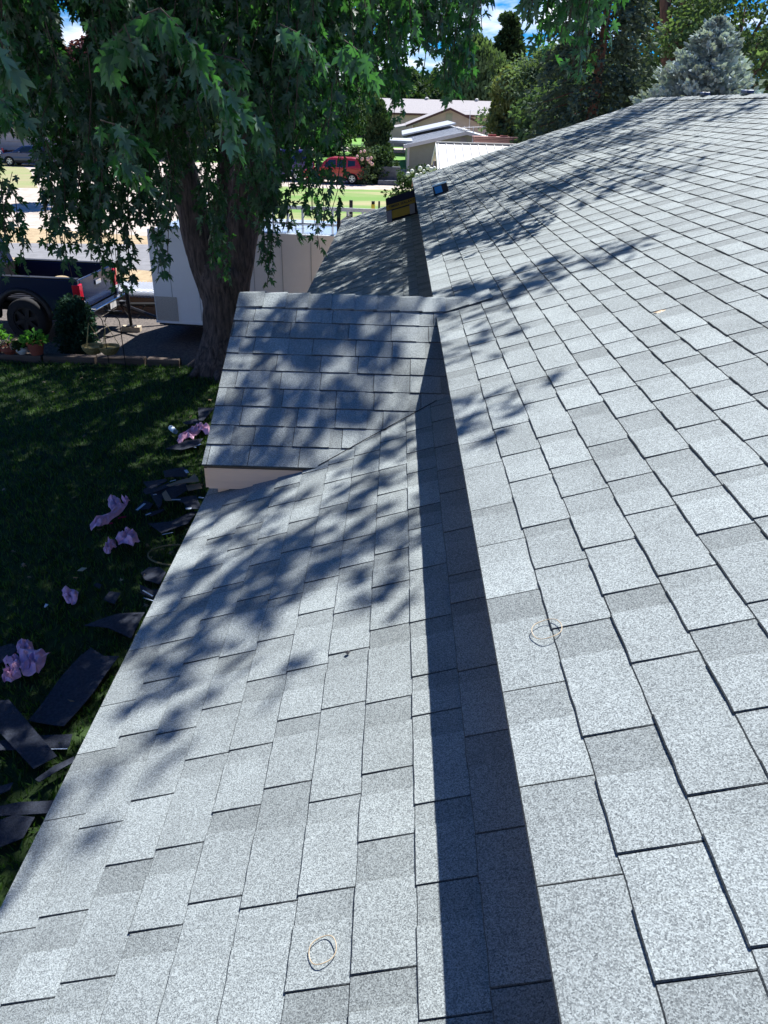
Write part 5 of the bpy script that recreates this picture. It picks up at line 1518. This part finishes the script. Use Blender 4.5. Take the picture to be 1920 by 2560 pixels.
# the pile by the gable
scrap('shingle_scrap', 'rolled dark sheet with a white edge at the top of the pile', [Zc(980, 120), Zc(1250, 70), Zc(1300, 120), Zc(1280, 180), Zc(1000, 215)], m_scrap, .08, curl=.06, group=GS, strips=[(*Zc(1262, 75), *Zc(1290, 115), .022)])
scrap('shingle_scrap', 'broad dark sheet at the back left of the pile', [Zc(720, 260), Zc(1000, 225), Zc(1040, 260), Zc(800, 370)], m_scrap, .04, curl=.05, group=GS)
scrap('shingle_scrap', 'curved strip draped over the middle of the pile', [Zc(720, 400), Zc(730, 350), Zc(860, 330), Zc(1050, 240), Zc(1060, 290), Zc(870, 390), Zc(760, 440)], m_scrap, .12, curl=.08, group=GS, strips=[(*Zc(1060, 225), *Zc(1140, 205), .01)])
scrap('shingle_scrap', 'wide dark sheet in the middle of the pile', [Zc(800, 400), Zc(1270, 280), Zc(1300, 360), Zc(1080, 500), Zc(900, 470)], m_scrap, .06, curl=.04, group=GS)
scrap('shingle_scrap', 'pointed hanging scrap at the front of the pile', [Zc(810, 440), Zc(970, 460), Zc(960, 540), Zc(920, 600), Zc(880, 540)], m_scrap, .10, curl=.06, group=GS, strips=[(*Zc(840, 400), *Zc(890, 392), .01)])
scrap('shingle_scrap', 'right hand dark sheet of the pile with white tabs, against the eave', [Zc(1090, 470), Zc(1260, 440), Zc(1400, 420), Zc(1480, 600), Zc(1290, 600), Zc(1240, 520)], m_scrap, .07, curl=.02, group=GS, strips=[(*Zc(1080, 462), *Zc(1200, 462), .014), (*Zc(1262, 575), *Zc(1340, 575), .02), (*Zc(1430, 430), *Zc(1500, 440), .016)])
scrap('shingle_scrap', 'left outlying strip with a bright edge below the pile', [Zc(620, 600), Zc(730, 500), Zc(850, 540), Zc(800, 600), Zc(690, 610)], m_scrap, .0, curl=.02, group=GS, strips=[(*Zc(632, 598), *Zc(738, 510), .018)])
scrap('shingle_scrap', 'narrow outlying strip pointing at the pile', [Zc(740, 660), Zc(960, 600), Zc(1000, 610), Zc(830, 690)], m_scrap, .0, curl=.02, group=GS, strips=[(*Zc(745, 662), *Zc(815, 635), .012)])
scrap('shingle_scrap', 'wide faint dark sheet between pile and eave', [Zc(780, 790), Zc(1000, 820), Zc(1330, 660), Zc(1420, 640), Zc(1300, 800), Zc(960, 920)], m_scrap, .0, curl=.03, group=GS, strips=[(*Zc(960, 915), *Zc(1100, 885), .008)])
scrap('shingle_scrap', 'dark sheet above the lilac wrapper by the gable corner', [Zf(1060, 200), Zf(1430, 190), Zf(1180, 510), Zf(1080, 500)], m_scrap, .0, curl=.03, group=GS)
scrap('shingle_scrap', 'dark sheet under the lilac wrapper', [Zf(700, 560), Zf(1000, 480), Zf(1180, 560), Zf(780, 600)], m_scrap, .0, curl=.03, group=GS)
scrap('shingle_scrap', 'long dark sheet below the lilac wrapper', [Zf(300, 1180), Zf(800, 950), Zf(1180, 900), Zf(1080, 1080), Zf(700, 1180)], m_scrap, .0, curl=.03, group=GS, strips=[(*Zf(980, 1085), *Zf(1020, 1095), .012), (*Zf(1060, 1050), *Zf(1120, 1010), .014)])
GC = 'torn cardboard in the debris pile'
scrap('cardboard_piece', 'long torn cardboard strip on top of the pile', [Zc(1020, 290), Zc(1180, 220), Zc(1330, 180), Zc(1380, 135), Zc(1430, 195), Zc(1440, 240), Zc(1250, 255), Zc(1060, 305)], m_card, .17, curl=.02, cat='cardboard', group=GC)
scrap('cardboard_piece', 'square cardboard flap at the right end of the pile', [Zc(1270, 285), Zc(1450, 255), Zc(1480, 320), Zc(1300, 355)], m_card, .12, cat='cardboard', group=GC)
scrap('cardboard_piece', 'upright tan cardboard corner at the front of the pile', [Zc(960, 400), Zc(1010, 350), Zc(1095, 505), Zc(1000, 500)], m_card, .15, curl=.03, cat='cardboard', group=GC)
scrap('paper_scrap', 'tiny white paper scrap on the lawn below the ball of wrapper', [Zd(262, 805), Zd(270, 783), Zd(288, 790), Zd(272, 803)], mat('white_paper', (.7, .78, .85), .7), .03, cat='paper')
scrap('wood_chip', 'small pale diamond shaped chip on the lawn', [Zd(458, 588), Zd(485, 570), Zd(516, 572), Zd(490, 590)], mat('pale_chip', (.35, .33, .24), .8), .02, cat='chip')
scrap('wood_chip', 'pale wedge of wood poking out under the eave', [Zd(790, 1000), Zd(805, 965), Zd(832, 960), Zd(810, 1005)], mat('pale_chip', (.35, .33, .24), .8), .02, cat='chip')
# loop of hose
q = MB(); pts = []
for k in range(30):
    t = k / 29; a_ = R(60) + t * R(245)
    cx_, cy_ = 448, 1388
    pts.append(atz(cx_ + 78 * math.cos(a_) * (1 if True else 0), cy_ - 26 * math.sin(a_), GT + .03))
q.tube(pts, .010, 6); tag(q.build('hose_loop', mat('drab_hose', (.14, .13, .07), .7), None, smooth=True), 'thin drab loop of hose half under the porch eave', 'hose')
# little stand behind the red car
print('leaves', LEAFC[0])
